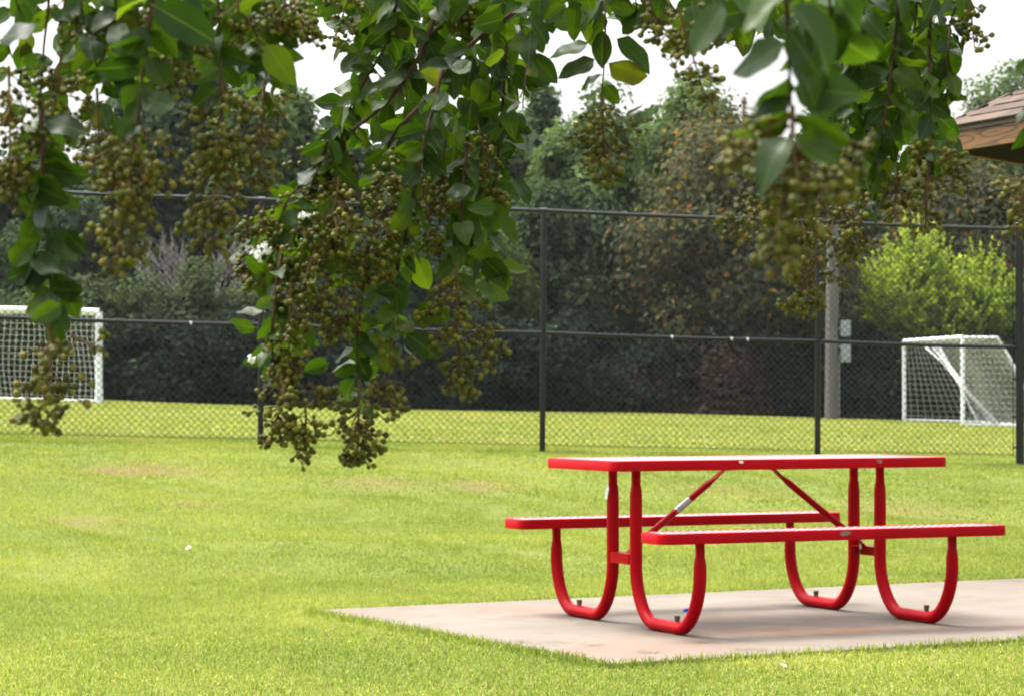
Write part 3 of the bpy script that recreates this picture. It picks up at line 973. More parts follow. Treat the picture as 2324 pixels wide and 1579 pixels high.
# ------------------------------------------------------------------ soccer goals
def goal(label, P, Q, depth_dir, h, dt, db, grp, sag=0.1, netmat='net', gathered=False, pr=.065):
    """P, Q: feet of the two posts; depth_dir: unit vector to the back"""
    P, Q, D = Vector(P), Vector(Q), Vector(depth_dir)
    g = empty('soccer_goal', P); tag(g, label, 'soccer goal', grp)
    U = Vector((0, 0, 1))
    for a in (P, Q): MB().tube([a, a + U * (h + .0)], pr, 12).build('post', M['white_paint'], g)
    MB().tube([P + U * h, Q + U * h], pr, 12).build('crossbar', M['white_paint'], g)
    for a in (P, Q):
        t = a + U * h + D * dt; bk = a + D * db
        bk.z = float(gz(bk.x, bk.y))
        MB().tube([a + U * h, t, t * .8 + bk * .2 + D * .05, bk + U * .03], .032, 8).build('side_frame', M['white_paint'], g)
        MB().tube([a + U * .03, bk + U * .03], .03, 8).build('ground_bar', M['white_paint'], g)
    b0, b1 = P + D * db, Q + D * db
    b0.z, b1.z = float(gz(b0.x, b0.y)), float(gz(b1.x, b1.y))
    MB().tube([b0 + U * .03, b1 + U * .03], .03, 8).build('ground_bar', M['white_paint'], g)
    # net: top, back and the two sides
    net = MB(); cell = .135; rn = .0075
    def surf(fun, nu, nv):
        for i in range(nu + 1): net.tube([fun(i / nu, j / nv) for j in range(nv + 1)], rn, 3, cap=False)
        for j in range(nv + 1): net.tube([fun(i / nu, j / nv) for i in range(nu + 1)], rn, 3, cap=False)
    W = (Q - P).length
    nu = int(W / cell)
    def back(u, v):
        a = P.lerp(Q, u); tt = a + U * h + D * dt; bb_ = b0.lerp(b1, u)
        p = tt.lerp(bb_, v)
        return p + D * sag * math.sin(math.pi * v) * (.6 + .4 * math.sin(9 * u)) + (Q - P).normalized() * .05 * math.sin(5 * v + 14 * u)
    def topn(u, v):
        a = P.lerp(Q, u)
        return a + U * (h - .10 * math.sin(math.pi * v) * abs(math.sin(math.pi * u * 4))) + D * dt * v
    surf(back, nu, int(h / cell)); surf(topn, nu, max(3, int(dt / cell)))
    for a, bk, s in ((P, b0, -1), (Q, b1, 1)):
        def side(u, v, a=a, bk=bk, s=s):
            f0 = a + U * h * (1 - v)
            t = a + U * h + D * dt
            f1 = t.lerp(bk, v)
            return f0.lerp(f1, u) + (Q - P).normalized() * s * -.10 * math.sin(math.pi * v) * math.sin(math.pi * u)
        surf(side, int((dt + db) / 2 / cell), int(h / cell))
    tag(net.build('net', M[netmat], g, smooth=False), kind='stuff')
    if gathered:
        rope = MB()
        A = P + U * (h - .05) + (Q - P) * .55 + D * .05
        B = P + D * (db * .42) + U * .03
        C = P + D * (dt * .2) + U * (h * .42) + (Q - P) * .06
        for k in range(9):
            o = Vector((random.uniform(-.06, .06), random.uniform(-.06, .06), random.uniform(-.05, .05)))
            pts = [A + o * 3.0, A.lerp(C, .45) + o, C + o * .8, C.lerp(B, .5) + o, B + o * 1.5]
            pts[-1].z = max(pts[-1].z, float(gz(B.x, B.y)) + .02)
            rope.tube(pts, .013, 5)
        tag(rope.build('gathered_net', M['netgrey'], g), 'bundle of slack net gathered diagonally')
    return g


def gpt(px, Y):
    X = (px - PHW / 2) / FPX * Y
    return Vector((X, Y, float(gz(X, Y))))


Pq = gpt(224, 60.0)
goal('white soccer goal beyond the fence, its mouth squarely facing the lawn', Pq, Pq + Vector((-6.4, .25, .166)), Vector((-.13, 1, 0)).normalized(), 2.13, .7, 1.7, 'soccer goals on the field', netmat='net', pr=.088)
Pn, Pf = gpt(2185, 62.0), gpt(2052, 68.6)
dv = (Pf - Pn); dv.z = 0; dv.normalize()
goal('white soccer goal seen side on, in front of the lime green shrub', Pn, Pf, Vector((dv.y, -dv.x, 0)), 2.13, .85, 2.0, 'soccer goals on the field', sag=.2, netmat='netgrey', gathered=True, pr=.052)

# ------------------------------------------------------------------ wooden pole with meter boxes
pb = gpt(1887, 66.8)
pole = empty('utility_pole', pb); tag(pole, 'weathered grey wooden pole with two metal boxes beside the field', 'pole')
MB().tube([pb + Vector((0, 0, -.3)), pb + Vector((.02, 0, 2.5)), pb + Vector((.05, 0, 5.1))], [.18, .17, .155], 14).build('shaft', M['pole'], pole)
for z, hh_ in ((1.73, .48), (2.36, .42)):
    c = pb + Vector((.36, -.08, z - .0))
    bx = MB().box(c, (.26, .16, hh_)).build('meter_box', M['box'], pole, smooth=False, bevel=.01)
    MB().box(c + Vector((0, -.085, 0)), (.20, .012, hh_ - .08)).build('door', M['box'], bx, smooth=False)
MB().tube([pb + Vector((.20, -.02, 1.75)), pb + Vector((.20, -.02, -.05))], .018, 6).build('conduit', M['box'], pole)
for z in (1.9, 2.36): MB().box(pb + Vector((.19, -.05, z)), (.14, .05, .05)).build('bracket', M['box'], pole, smooth=False)

# ------------------------------------------------------------------ pavilion
TIP = Vector((2.72, 16.0, 2.735)); RH = 3.0; RISE = .45
ctr = TIP + Vector((math.cos(R(-6)), math.sin(R(-6)), 0)) * RH
apex = ctr + Vector((0, 0, RISE * RH))
NS = 6
cor = [Vector((ctr.x + RH * math.cos(R(174 + 60 * i)), ctr.y + RH * math.sin(R(174 + 60 * i)), TIP.z)) for i in range(NS)]
pav = empty('picnic_pavilion', (ctr.x, ctr.y, 0)); tag(pav, 'open picnic pavilion with brown shingled hip roof and wooden fascia', 'pavilion')
deck = MB(); dz = Vector((0, 0, -.03))
for i in range(NS):
    a, c = cor[i], cor[(i + 1) % NS]
    b = len(deck.v); deck.v += [tuple(a), tuple(c), tuple(apex)]; deck.f.append((b, b + 1, b + 2))
    b = len(deck.v); deck.v += [tuple(a + dz), tuple(c + dz), tuple(apex + dz)]; deck.f.append((b + 2, b + 1, b))
roof = deck.build('roof', M['soffit'], pav, smooth=False)
for i in range(NS):
    a, c = cor[i], cor[(i + 1) % NS]
    d = (c - a).normalized(); o_ = Vector((d.y, -d.x, 0))
    if o_.dot(ctr - a) > 0: o_ = -o_
    def board(z0, z1, off, th, nm, mt, par):
        A, C = a + o_ * off, c + o_ * off
        L = (C - A).length
        ob = MB().box((L / 2, 0, (z0 + z1) / 2), (L - .002, th, z1 - z0)).build(nm, M[mt], None, smooth=False)
        ob.parent = par
        ob.matrix_basis = wm(par).inverted() @ (Matrix.Translation(A) @ Matrix.Rotation(math.atan2(d.y, d.x), 4, 'Z'))
        return ob
    board(-.160, -.030, -.02, .036, 'fascia', 'wood', pav)
    board(-.040, .006, .006, .014, 'drip_edge', 'dark_trim', pav)
sf = MB(); cz = Vector((0, 0, -.15))
for i in range(NS):
    a, c = cor[i], cor[(i + 1) % NS]
    ai, ci = a.lerp(ctr, .27), c.lerp(ctr, .27)
    a2, c2 = a.lerp(ctr, .012), c.lerp(ctr, .012)
    b = len(sf.v); sf.v += [tuple(x + cz) for x in (a2, c2, ci, ai)] + [tuple(x + cz + Vector((0, 0, .012))) for x in (a2, c2, ci, ai)]
    sf.f += [(b, b + 1, b + 2, b + 3), (b + 7, b + 6, b + 5, b + 4), (b + 3, b + 2, b + 6, b + 7)]
sf.build('soffit', M['soffit'], pav, smooth=False)
for i in range(NS):
    c = cor[i].lerp(ctr, .25)
    MB().box((c.x, c.y, 1.30), (.14, .14, 2.60), rz=R(174 + 60 * i)).build('post', M['wood'], pav, smooth=False, bevel=.008)
    e = cor[(i + 1) % NS].lerp(ctr, .25)
    mid = (c + e) / 2; L = (e - c).length
    MB().box((mid.x, mid.y, 2.49), (L - .15, .09, .19), rz=math.atan2((e - c).y, (e - c).x)).build('beam', M['wood'], pav, smooth=False)
# shingles
tabm = MB().box((.15, .075, 0), (.298, .19, .009)); me_tab = bpy.data.meshes.new('shingle'); me_tab.from_pydata(tabm.v, [], tabm.f); me_tab.materials.append(M['shingle'])
cands, stuffv, stufff, stufft = [], [], [], []
INR = RH * math.cos(R(30)); SL = math.hypot(INR, RISE * RH); ex = .14
for i in range(NS):
    a, c = cor[i], cor[(i + 1) % NS]
    hw = (c - a).length / 2
    d = (c - a).normalized(); up = (apex - (a + c) / 2).normalized(); nr = d.cross(up)
    if nr.z < 0: nr = -nr
    row = 0
    while row * ex < SL - .1:
        s_ = row * ex; half = hw * (1 - s_ / SL)
        x = hw - half - .15 * (row % 2) + random.uniform(-.02, .02)
        while x < hw + half:
            x0_, x1_ = max(x, hw - half - .01), min(x + .3, hw + half + .01)
            if x1_ - x0_ > .03:
                org = a + d * x0_ + up * (s_ - .02) + nr * (.010 + random.uniform(0, .003))
                zv = (nr + up * .05).normalized(); yv = zv.cross(d).normalized()
                if yv.dot(up) < 0: yv = -yv
                Mx = Matrix(((d.x, yv.x, zv.x, org.x), (d.y, yv.y, zv.y, org.y), (d.z, yv.z, zv.z, org.z), (0, 0, 0, 1)))
                Mx = Mx @ Matrix.Scale((x1_ - x0_) / .3, 4, (1, 0, 0))
                cands.append(((org - TIP).length, Mx))
            x += .3
        row += 1
cands.sort(key=lambda t: t[0])
for k, (dd, Mx) in enumerate(cands):
    if k < 260:
        ob = bpy.data.objects.new('shingle', me_tab); COL.objects.link(ob); ob.parent = roof
        ob.matrix_basis = wm(roof).inverted() @ Mx
    else:
        b = len(stuffv); stuffv += [tuple(Mx @ Vector(v)) for v in tabm.v]; stufff += [tuple(b + q for q in f) for f in tabm.f]; stufft += [random.random()] * 8
tag(np_mesh('shingle_field', np.array(stuffv), np.array(stufff), M['shingle'], roof, attrs={'tint': stufft}), kind='stuff')
for i in range(NS):
    a = cor[i]; L = (apex - a).length; h_ = (apex - a).normalized(); sd = h_.cross(Vector((0, 0, 1))).normalized()
    k = 0
    while k * .2 < L - .1:
        o_ = a + h_ * (k * .2) + Vector((0, 0, .022 + .004 * (k % 2)))
        e_ = o_ + h_ * .24 + Vector((0, 0, .006))
        dn = Vector((0, 0, -.045))
        MB().quad(o_ - sd * .12 + dn, o_, e_, e_ - sd * .12 + dn).quad(o_, o_ + sd * .12 + dn, e_ + sd * .12 + dn, e_).build('hip_cap', M['shingle'], roof, smooth=False)
        k += 1

# ------------------------------------------------------------------ trees and shrubs behind the field
def cards(C, Nn, L, W, tint):
    n = len(C)
    Nn = Nn / (np.linalg.norm(Nn, axis=1)[:, None] + 1e-9)
    r = RNG.normal(0, 1, (n, 3)); r[:, 2] -= .3
    T = r - Nn * (r * Nn).sum(1)[:, None]; T /= np.linalg.norm(T, axis=1)[:, None] + 1e-9
    B = np.cross(Nn, T)
    L = L[:, None]; W = W[:, None]
    V = np.stack([C - T * L * .5, C + B * W * .5 + T * L * .06 + Nn * W * .12, C + T * L * .5 - Nn * L * .08, C - B * W * .5 + T * L * .06 + Nn * W * .12], 1).reshape(-1, 3)
    return V, np.arange(n * 4).reshape(-1, 4), np.repeat(tint, 4)


def crown_points(n, c, rad, clumps, spread, lower=-.8, shell=.55):
    """leaf positions gathered in clumps spread through an uneven ellipsoid"""
    c = np.array(c); rad = np.array(rad)
    K = []
    while len(K) < clumps:
        p = RNG.normal(0, 1, 3); p /= np.linalg.norm(p)
        if p[2] < lower: continue
        K.append(p * RNG.uniform(shell, 1.0) ** .6 * (1 + .16 * np.sin(5 * p[0] + 3 * p[2] + c[0]) + RNG.normal(0, .07)))
    K = np.array(K)
    size = RNG.uniform(.6, 1.35, clumps)
    w = size ** 2; w /= w.sum()
    idx = RNG.choice(clumps, n, p=w)
    off = RNG.normal(0, 1, (n, 3)); off /= np.linalg.norm(off, axis=1)[:, None] + 1e-9
    off *= (RNG.random(n) ** .45)[:, None]
    off[:, 2] *= .7
    P_ = c + K[idx] * rad + off * (spread * size[idx])[:, None]
    nrm = off * 1.0 + K[idx] * .5 + RNG.normal(0, .45, (n, 3)) + np.array([0, 0, .45])
    ctint = RNG.uniform(-.18, .18, clumps)[idx]
    return P_, nrm, ctint, K * rad + c


def tree(name, label, px, Y, topy, halfw_px, mt, n=9000, leaf=.26, low_y=700, clumps=60, cat='tree', group='trees of the wood behind the field', bark='bark', spread=None, shape=1.0, two=False):
    X = (px - PHW / 2) / FPX * Y
    gzv = float(gz(X, Y))
    zt = CAM_H + (HORIZON - topy) / FPX * Y
    zl = CAM_H + (HORIZON - low_y) / FPX * Y
    if low_y < 940: zl = max(gzv + .3, zl)
    rx = halfw_px / FPX * Y
    root = empty(name, (X, Y, gzv)); tag(root, label, cat, group)
    cz_ = (zt + zl) / 2; rz_ = (zt - zl) / 2
    sp = (spread or max(.6, min(rx, rz_) * .40)); n = int(n * 1.4); clumps = int(clumps * 1.35); leaf = leaf * .86
    P_, nr, ct, K = crown_points(n, (X, Y, cz_), (max(rx - sp * .7, .3), max(rx - sp * .7, .3) * .85, max(rz_ - sp * .5, .3)), clumps, sp)
    P_[:, 2] = np.maximum(P_[:, 2], gzv + .1)
    tint = np.clip(RNG.beta(2.2, 2.6, n) + ct, 0, 1) if mt != 'tree_autumn' else np.clip(RNG.random(n) * .99 + ct * .4, 0, 1)
    L = leaf * RNG.uniform(.65, 1.35, n)
    V, F, T = cards(P_, nr, L, L * RNG.uniform(.5, .75, n), tint)
    np_mesh('crown', V, F, M[mt], root, attrs={'tint': T})
    tk = MB(); H_ = zt - gzv; r0 = max(.07, H_ * .02)
    pts = [Vector((X, Y, gzv - .2)), Vector((X + random.uniform(-.1, .1), Y, gzv + H_ * .3)), Vector((X + random.uniform(-.25, .25), Y, gzv + H_ * .6)), Vector((X + random.uniform(-.3, .3), Y, gzv + H_ * .9))]
    tk.tube(pts, [r0 * 1.25, r0, r0 * .65, r0 * .15], 9)
    ks = [K[i] for i in RNG.choice(len(K), min(len(K), 16), replace=False)]
    for k in ks:
        k = Vector(k); tz = min(max((k.z - gzv) * .62, H_ * .15), H_ * .8); f = tz / H_
        base = Vector((X, Y, gzv + tz)); r = r0 * (1 - f) * .55 + .012
        tk.tube([base, base.lerp(k, .5) + Vector((0, 0, .12)), k], [r, r * .6, r * .2], 5)
    tk.build('trunk', M[bark], root)
    return root


# far row, seen against the sky
tree('tall_tree', 'tallest dark tree of the wood, rising behind the soccer goal end of the hedge', 385, 82, 40, 165, 'tree_dark', 11000, .30, 620, 70)
tree('tall_tree', 'dark upright tree standing next to the tallest tree of the wood', 560, 80, 150, 120, 'tree_green', 7500, .30, 640, 46)
tree('slender_tree', 'slender green tree at the edge of the sky gap above the fence', 668, 84, 195, 62, 'tree_green', 4200, .28, 700, 34)
tree('tall_tree', 'low dark tree in the wood between the sky gap and the fence post', 830, 80, 285, 130, 'tree_dark', 6500, .30, 700, 40)
tree('tall_tree', 'dark tree in the wood behind the hanging seed clusters', 1010, 79, 240, 130, 'tree_dark', 6500, .30, 700, 40)
tree('pale_tree', 'thin pale green tree standing far back against the white sky', 1225, 96, 140, 70, 'tree_pale', 3200, .26, 560, 34)
tree('round_tree', 'fresh green broadleaf tree left of the tree turning orange', 1330, 76, 215, 150, 'tree_green', 10500, .28, 760, 60)
tree('round_tree', 'dark green round topped tree behind the tree turning orange', 1585, 80, 176, 160, 'tree_green', 11000, .27, 600, 64)
tree('round_tree', 'dark leafy tree standing behind the wooden pole', 1850, 82, 250, 150, 'tree_dark', 8000, .28, 760, 46)
tree('pale_tree', 'airy pale tree rising behind the pavilion roof', 2295, 92, 128, 150, 'tree_pale', 10500, .24, 620, 70)
tree('tall_tree', 'dark low tree of the wood behind the first soccer goal', 60, 80, 330, 150, 'tree_dark', 7500, .30, 720, 44)
tree('tall_tree', 'dark tree beyond the far end of the first soccer goal', -150, 80, 210, 170, 'tree_dark', 6000, .32, 740, 40)
tree('tall_tree', 'dark tree beyond the gate of the chain link fence', 2560, 80, 180, 200, 'tree_dark', 6500, .32, 740, 40)
for k, (px, ty, lb) in enumerate(((250, 300, 'dark wood tree behind the tallest tree'), (470, 330, 'dark wood tree above the bare grey tree'), (720, 330, 'dark wood tree under the sky gap'), (960, 320, 'dark wood tree behind the thick hanging bough'), (1180, 300, 'dark wood tree below the thin pale tree'), (1460, 300, 'dark wood tree left of the round topped tree'), (1980, 340, 'dark wood tree between the pole and the reddish tree'), (2120, 380, 'dark wood tree behind the reddish tree'), (2400, 300, 'dark wood tree behind the pavilion'))):
    tree('wood_tree', lb, px, 84.5 + (k % 3) * .8, ty, 150, 'tree_dark', 4500, .36, 860, 40)
# trees in front, with turning leaves
tree('turning_tree', 'drooping tree with leaves turning yellow and orange behind the fence', 1690, 72.6, 248, 300, 'tree_autumn', 20000, .22, 850, 125, spread=1.15)
tree('turning_tree', 'tree with reddish turning leaves behind the lime green shrub', 2190, 76, 335, 235, 'tree_autumn', 13000, .21, 800, 90, spread=1.1)
tree('turning_tree', 'small brownish tree behind the seed clusters and the fence post', 1130, 71, 500, 105, 'tree_olive', 4500, .22, 830, 36)
tree('dark_tree', 'dark tree filling the gap behind the middle fence post', 1290, 74, 400, 170, 'tree_dark', 7500, .26, 880, 50)
tree('dark_tree', 'shaded tree behind the hanging branch of the crape myrtle', 860, 73, 470, 190, 'tree_dark', 7500, .26, 860, 50)
tree('dark_tree', 'shaded tree above the hedge behind the first soccer goal', 170, 74, 430, 190, 'tree_dark', 7000, .26, 800, 46)
# hedge bushes
HB = [(215, 69.5, 612, 95), (330, 69, 600, 105), (445, 69, 618, 100), (560, 69.2, 614, 95), (655, 69.5, 634, 95), (90, 69.8, 636, 110), (-40, 70, 646, 110)]
HL = ['olive green hedge bush beside the right post of the first soccer goal', 'tallest olive hedge bush under the bare tree', 'olive hedge bush right of the bare tree', 'olive hedge bush behind the fence post by the seed clusters',
      'olive bush at the end of the hedge', 'olive hedge bush behind the net of the first soccer goal', 'olive hedge bush past the net of the first soccer goal']
for (px, Y, ty, hw), lb in zip(HB, HL):
    tree('hedge_bush', lb, px, Y, ty, hw, 'shrub', 5600, .17, 1000, 56, cat='bush', group='hedge bushes along the field', spread=.55)
# dark undergrowth along the foot of the wood
UL = ['behind the first soccer goal', 'beside the post of the first soccer goal', 'under the hedge bushes', 'under the end of the hedge', 'behind the left fence post', 'behind the hanging branch', 'left of the middle fence post', 'right of the middle fence post', 'before the clay bank', 'beside the clay bank', 'left of the wooden pole', 'right of the wooden pole', 'behind the second soccer goal', 'past the second soccer goal']
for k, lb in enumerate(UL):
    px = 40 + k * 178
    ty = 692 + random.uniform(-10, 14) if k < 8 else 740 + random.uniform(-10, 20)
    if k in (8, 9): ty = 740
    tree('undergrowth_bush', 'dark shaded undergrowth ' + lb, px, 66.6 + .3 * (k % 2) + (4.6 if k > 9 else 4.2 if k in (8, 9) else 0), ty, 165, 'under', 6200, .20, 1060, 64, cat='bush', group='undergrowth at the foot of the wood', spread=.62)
# the wood behind as one mass
n = 34000
X = RNG.uniform(-46, 46, n); Y = RNG.uniform(86, 100, n)
prof = 9.0 + 1.0 * np.sin(X * .45) + .8 * np.sin(X * 1.1 + 2) - .6 * (X < -13)
P_ = np.stack([X, Y, gz(X, Y) + RNG.random(n) ** .8 * prof], 1)
L = RNG.uniform(.45, .95, n)
V, F, T = cards(P_, RNG.normal(0, 1, (n, 3)) + np.array([0, -.6, .4]), L, L * .7, RNG.beta(2, 2.6, n))
tag(np_mesh('far_wood', V, F, M['tree_dark'], attrs={'tint': T}), 'mass of dark foliage deep in the wood behind the trees', 'wood', kind='stuff')
# bare grey tree above the hedge
bt = gpt(420, 70.6)
bare = empty('bare_tree', bt); tag(bare, 'leafless grey many-branched small tree standing above the hedge', 'tree')
def grow(mb, p, d, l, r, depth):
    q = p + d * l
    mid = p.lerp(q, .5) + Vector((random.uniform(-.04, .04), 0, random.uniform(-.03, .05))) * l
    mb.tube([p, mid, q], [r, r * .8, r * .6], 5, cap=False)
    if depth == 0: return
    for k in range(random.choice((2, 3))):
        nd = (d + Vector((random.uniform(-.6, .6), random.uniform(-.35, .35), random.uniform(-.15, .5)))).normalized()
        grow(mb, p.lerp(q, random.uniform(.55, 1)), nd, l * random.uniform(.6, .85), r * .62, depth - 1)
tr_ = MB(); br_ = MB()
tr_.tube([bt + Vector((0, 0, -.2)), bt + Vector((.05, 0, 1.2)), bt + Vector((0, 0, 2.2))], [.11, .09, .07], 8)
tr_.build('trunk', M['greybark'], bare)
for a in (-.9, -.55, -.2, .15, .55, .95):
    grow(br_, bt + Vector((0, 0, random.uniform(1.5, 2.2))), Vector((a, random.uniform(-.3, .1), 1.0)).normalized(), 1.25, .045, 4)
br_.build('branches', M['greybark'], bare)
M['dry'] = leafy('dry_foliage', [(0, (.022, .016, .013)), (.6, (.040, .026, .020)), (1, (.065, .040, .029))], (1.2, 1.1, .9), .3, .9, .04)
tree('dry_bush', 'reddish brown dried out bush under the tree turning orange', 1655, 69.6, 775, 95, 'dry', 4600, .17, 1060, 70, cat='bush', spread=.75, group='dried out bushes')
tree('dry_bush', 'dim brown dried out bush between the reddish bush and the fence post', 1470, 70.2, 800, 110, 'dry', 3600, .17, 1060, 60, cat='bush', spread=.75, group='dried out bushes')
# lime shrub: many upright shoots
lx = gpt(2120, 73.0)
lime = empty('lime_shrub', lx); tag(lime, 'bright lime green shrub with feathery upright shoots behind the goal', 'shrub')
LP, LN, LT = [], [], []
stems = MB()
lobes = [(2050, 695, 1.25, 1.0, 230), (2085, 605, .48, 1.0, 100), (2020, 640, .45, .6, 50), (2125, 640, .4, .7, 50), (2215, 705, 1.15, .95, 210), (2225, 660, .45, .75, 60), (2270, 670, .35, .6, 36), (2120, 745, 1.3, .6, 150), (2295, 720, .75, .75, 80), (2150, 830, 1.5, .9, 90)]
for (px, py, rx, rz_, cnt_) in lobes:
    cX = (px - PHW / 2) / FPX * 73; cZ = CAM_H + (HORIZON - py) / FPX * 73
    for k in range(cnt_):
        p = RNG.normal(0, 1, 3); p /= np.linalg.norm(p)
        rr = RNG.uniform(.45, 1.0) ** .5
        c0 = np.array([cX, 73.0, cZ]) + p * np.array([rx, rx * .8, rz_]) * rr * .86
        dr = np.array([p[0] * .75, p[1] * .6, .55 + max(p[2], -.3) * .8]) + RNG.normal(0, .16, 3); dr /= np.linalg.norm(dr)
        l = RNG.uniform(.35, .75) * (1.45 if p[2] > .4 else 1)
        m_ = 26
        t = RNG.random(m_)
        q_ = c0 + dr * (t * l)[:, None] + RNG.normal(0, .050, (m_, 3)) * (1.15 - t)[:, None]
        LP.append(q_); LN.append(RNG.normal(0, .8, (m_, 3)) + np.array([0, -.3, .3])); LT.append(np.clip(-.12 + .5 * t + .45 * (rr - .6) + .14 * p[2] + RNG.normal(0, .16, m_) + .2, 0, 1))  # inner leaves get a darker tint: self-shadow of the shrub
        if k % 12 == 0:
            stems.tube([lx + Vector((RNG.uniform(-.3, .3), 0, -.1)), lx.lerp(Vector(c0), .55) + Vector((0, 0, .15)), Vector(c0), Vector(c0 + dr * l * .8)], [.035, .022, .012, .004], 5, cap=False)
LP = np.concatenate(LP); LN = np.concatenate(LN); LT = np.concatenate(LT)
LP[:, 2] = np.maximum(LP[:, 2], lx.z + .05)
L = .115 * RNG.uniform(.6, 1.4, len(LP))
V, F, T = cards(LP, LN, L, L * .5, LT)
np_mesh('crown', V, F, M['lime'], lime, attrs={'tint': T})
stems.build('stems', M['bark'], lime)

# ------------------------------------------------------------------ crape myrtle in the foreground
TB = Vector((2.35, 3.75, float(gz(2.35, 3.75))))
myr = empty('crape_myrtle', TB)
tag(myr, 'crape myrtle with drooping leafy branches and clusters of green seed capsules above the lawn', 'tree')
fr_ = random.Random(5)


def leaf_mesh(k):
    rr = random.Random(k + 40)
    nl, half = 7, .5 * rr.uniform(.50, .70)
    cup, bend, twist, wav = rr.uniform(.05, .7), rr.uniform(-.15, .65), rr.uniform(-.6, .6), rr.uniform(.01, .06)
    V, UV = [], []
    for i in range(nl + 1):
        t = i / nl
        w = half * (math.sin(math.pi * t ** .84) ** .66) if 0 < t < 1 else 0
        w *= 1 + .05 * math.sin(9 * t + k)
        w = max(w, .012)
        zc = -bend * t * t
        for s in (-1, -.5, 0, .5, 1):
            y = s * w
            z = zc + cup * abs(y) * (1 - .3 * t) + wav * math.sin(11 * t + k) * abs(s) + twist * y * t
            V.append((.06 + .94 * t, y, z)); UV.append((t, s * w / half))
    b = len(V)
    V += [(-.02, -.012, .01), (-.02, .012, .01)]; UV += [(0, 0), (0, 0)]
    F = []
    for i in range(nl):
        for j in range(4):
            a = i * 5 + j
            F.append((a, a + 5, a + 6, a + 1))
    F.append((b, 1, 3, b + 1))
    return np.array(V), np.array(F), np.array(UV)


NV = 12
LV = [leaf_mesh(k) for k in range(NV)]
leaf_me = []
for k, (V, F, UV) in enumerate(LV):
    o = np_mesh('leaf', V, F, M['myrtle'], smooth=True, uv=UV, attrs={'tint': np.full(len(V), k / NV)})
    leaf_me.append(o.data); bpy.data.objects.remove(o)

LEAVES = []      # (apparent size, variant, matrix, tint)


def put_leaf(base, ang, length, dt=0.0, roll=0.0, d=None):
    """base in metres; ang: 0 right, 90 down, 180 left; dt: lean away from the viewer"""
    a = R(ang)
    if d is None: d = Vector((math.cos(a), dt, -math.sin(a))).normalized()
    nv = Vector((0, -1, .25)); nv = (nv - d * nv.dot(d)).normalized()
    nv = Matrix.Rotation(roll, 3, d) @ nv
    y = nv.cross(d)
    Mx = Matrix(((d.x, y.x, nv.x, base.x), (d.y, y.y, nv.y, base.y), (d.z, y.z, nv.z, base.z), (0, 0, 0, 1))) @ Matrix.Scale(length, 4)
    dep = base.y
    px = PHW / 2 + base.x / dep * FPX; py = HORIZON - (base.z - CAM_H) / dep * FPX
    inside = -60 < px < PHW + 60 and -60 < py < PHH
    LEAVES.append(((length / dep if inside else 0), fr_.randrange(NV), Mx, fr_.random()))


LIMB = [Vector(p) for p in ((2.30, 3.72, 1.55), (2.05, 3.55, 1.95), (1.55, 3.35, 2.18), (.9, 3.2, 2.22), (.25, 3.05, 2.12), (-.35, 2.85, 1.98), (-.85, 2.6, 1.82))]


def pt(p, d): return at(p[0], p[1], d)


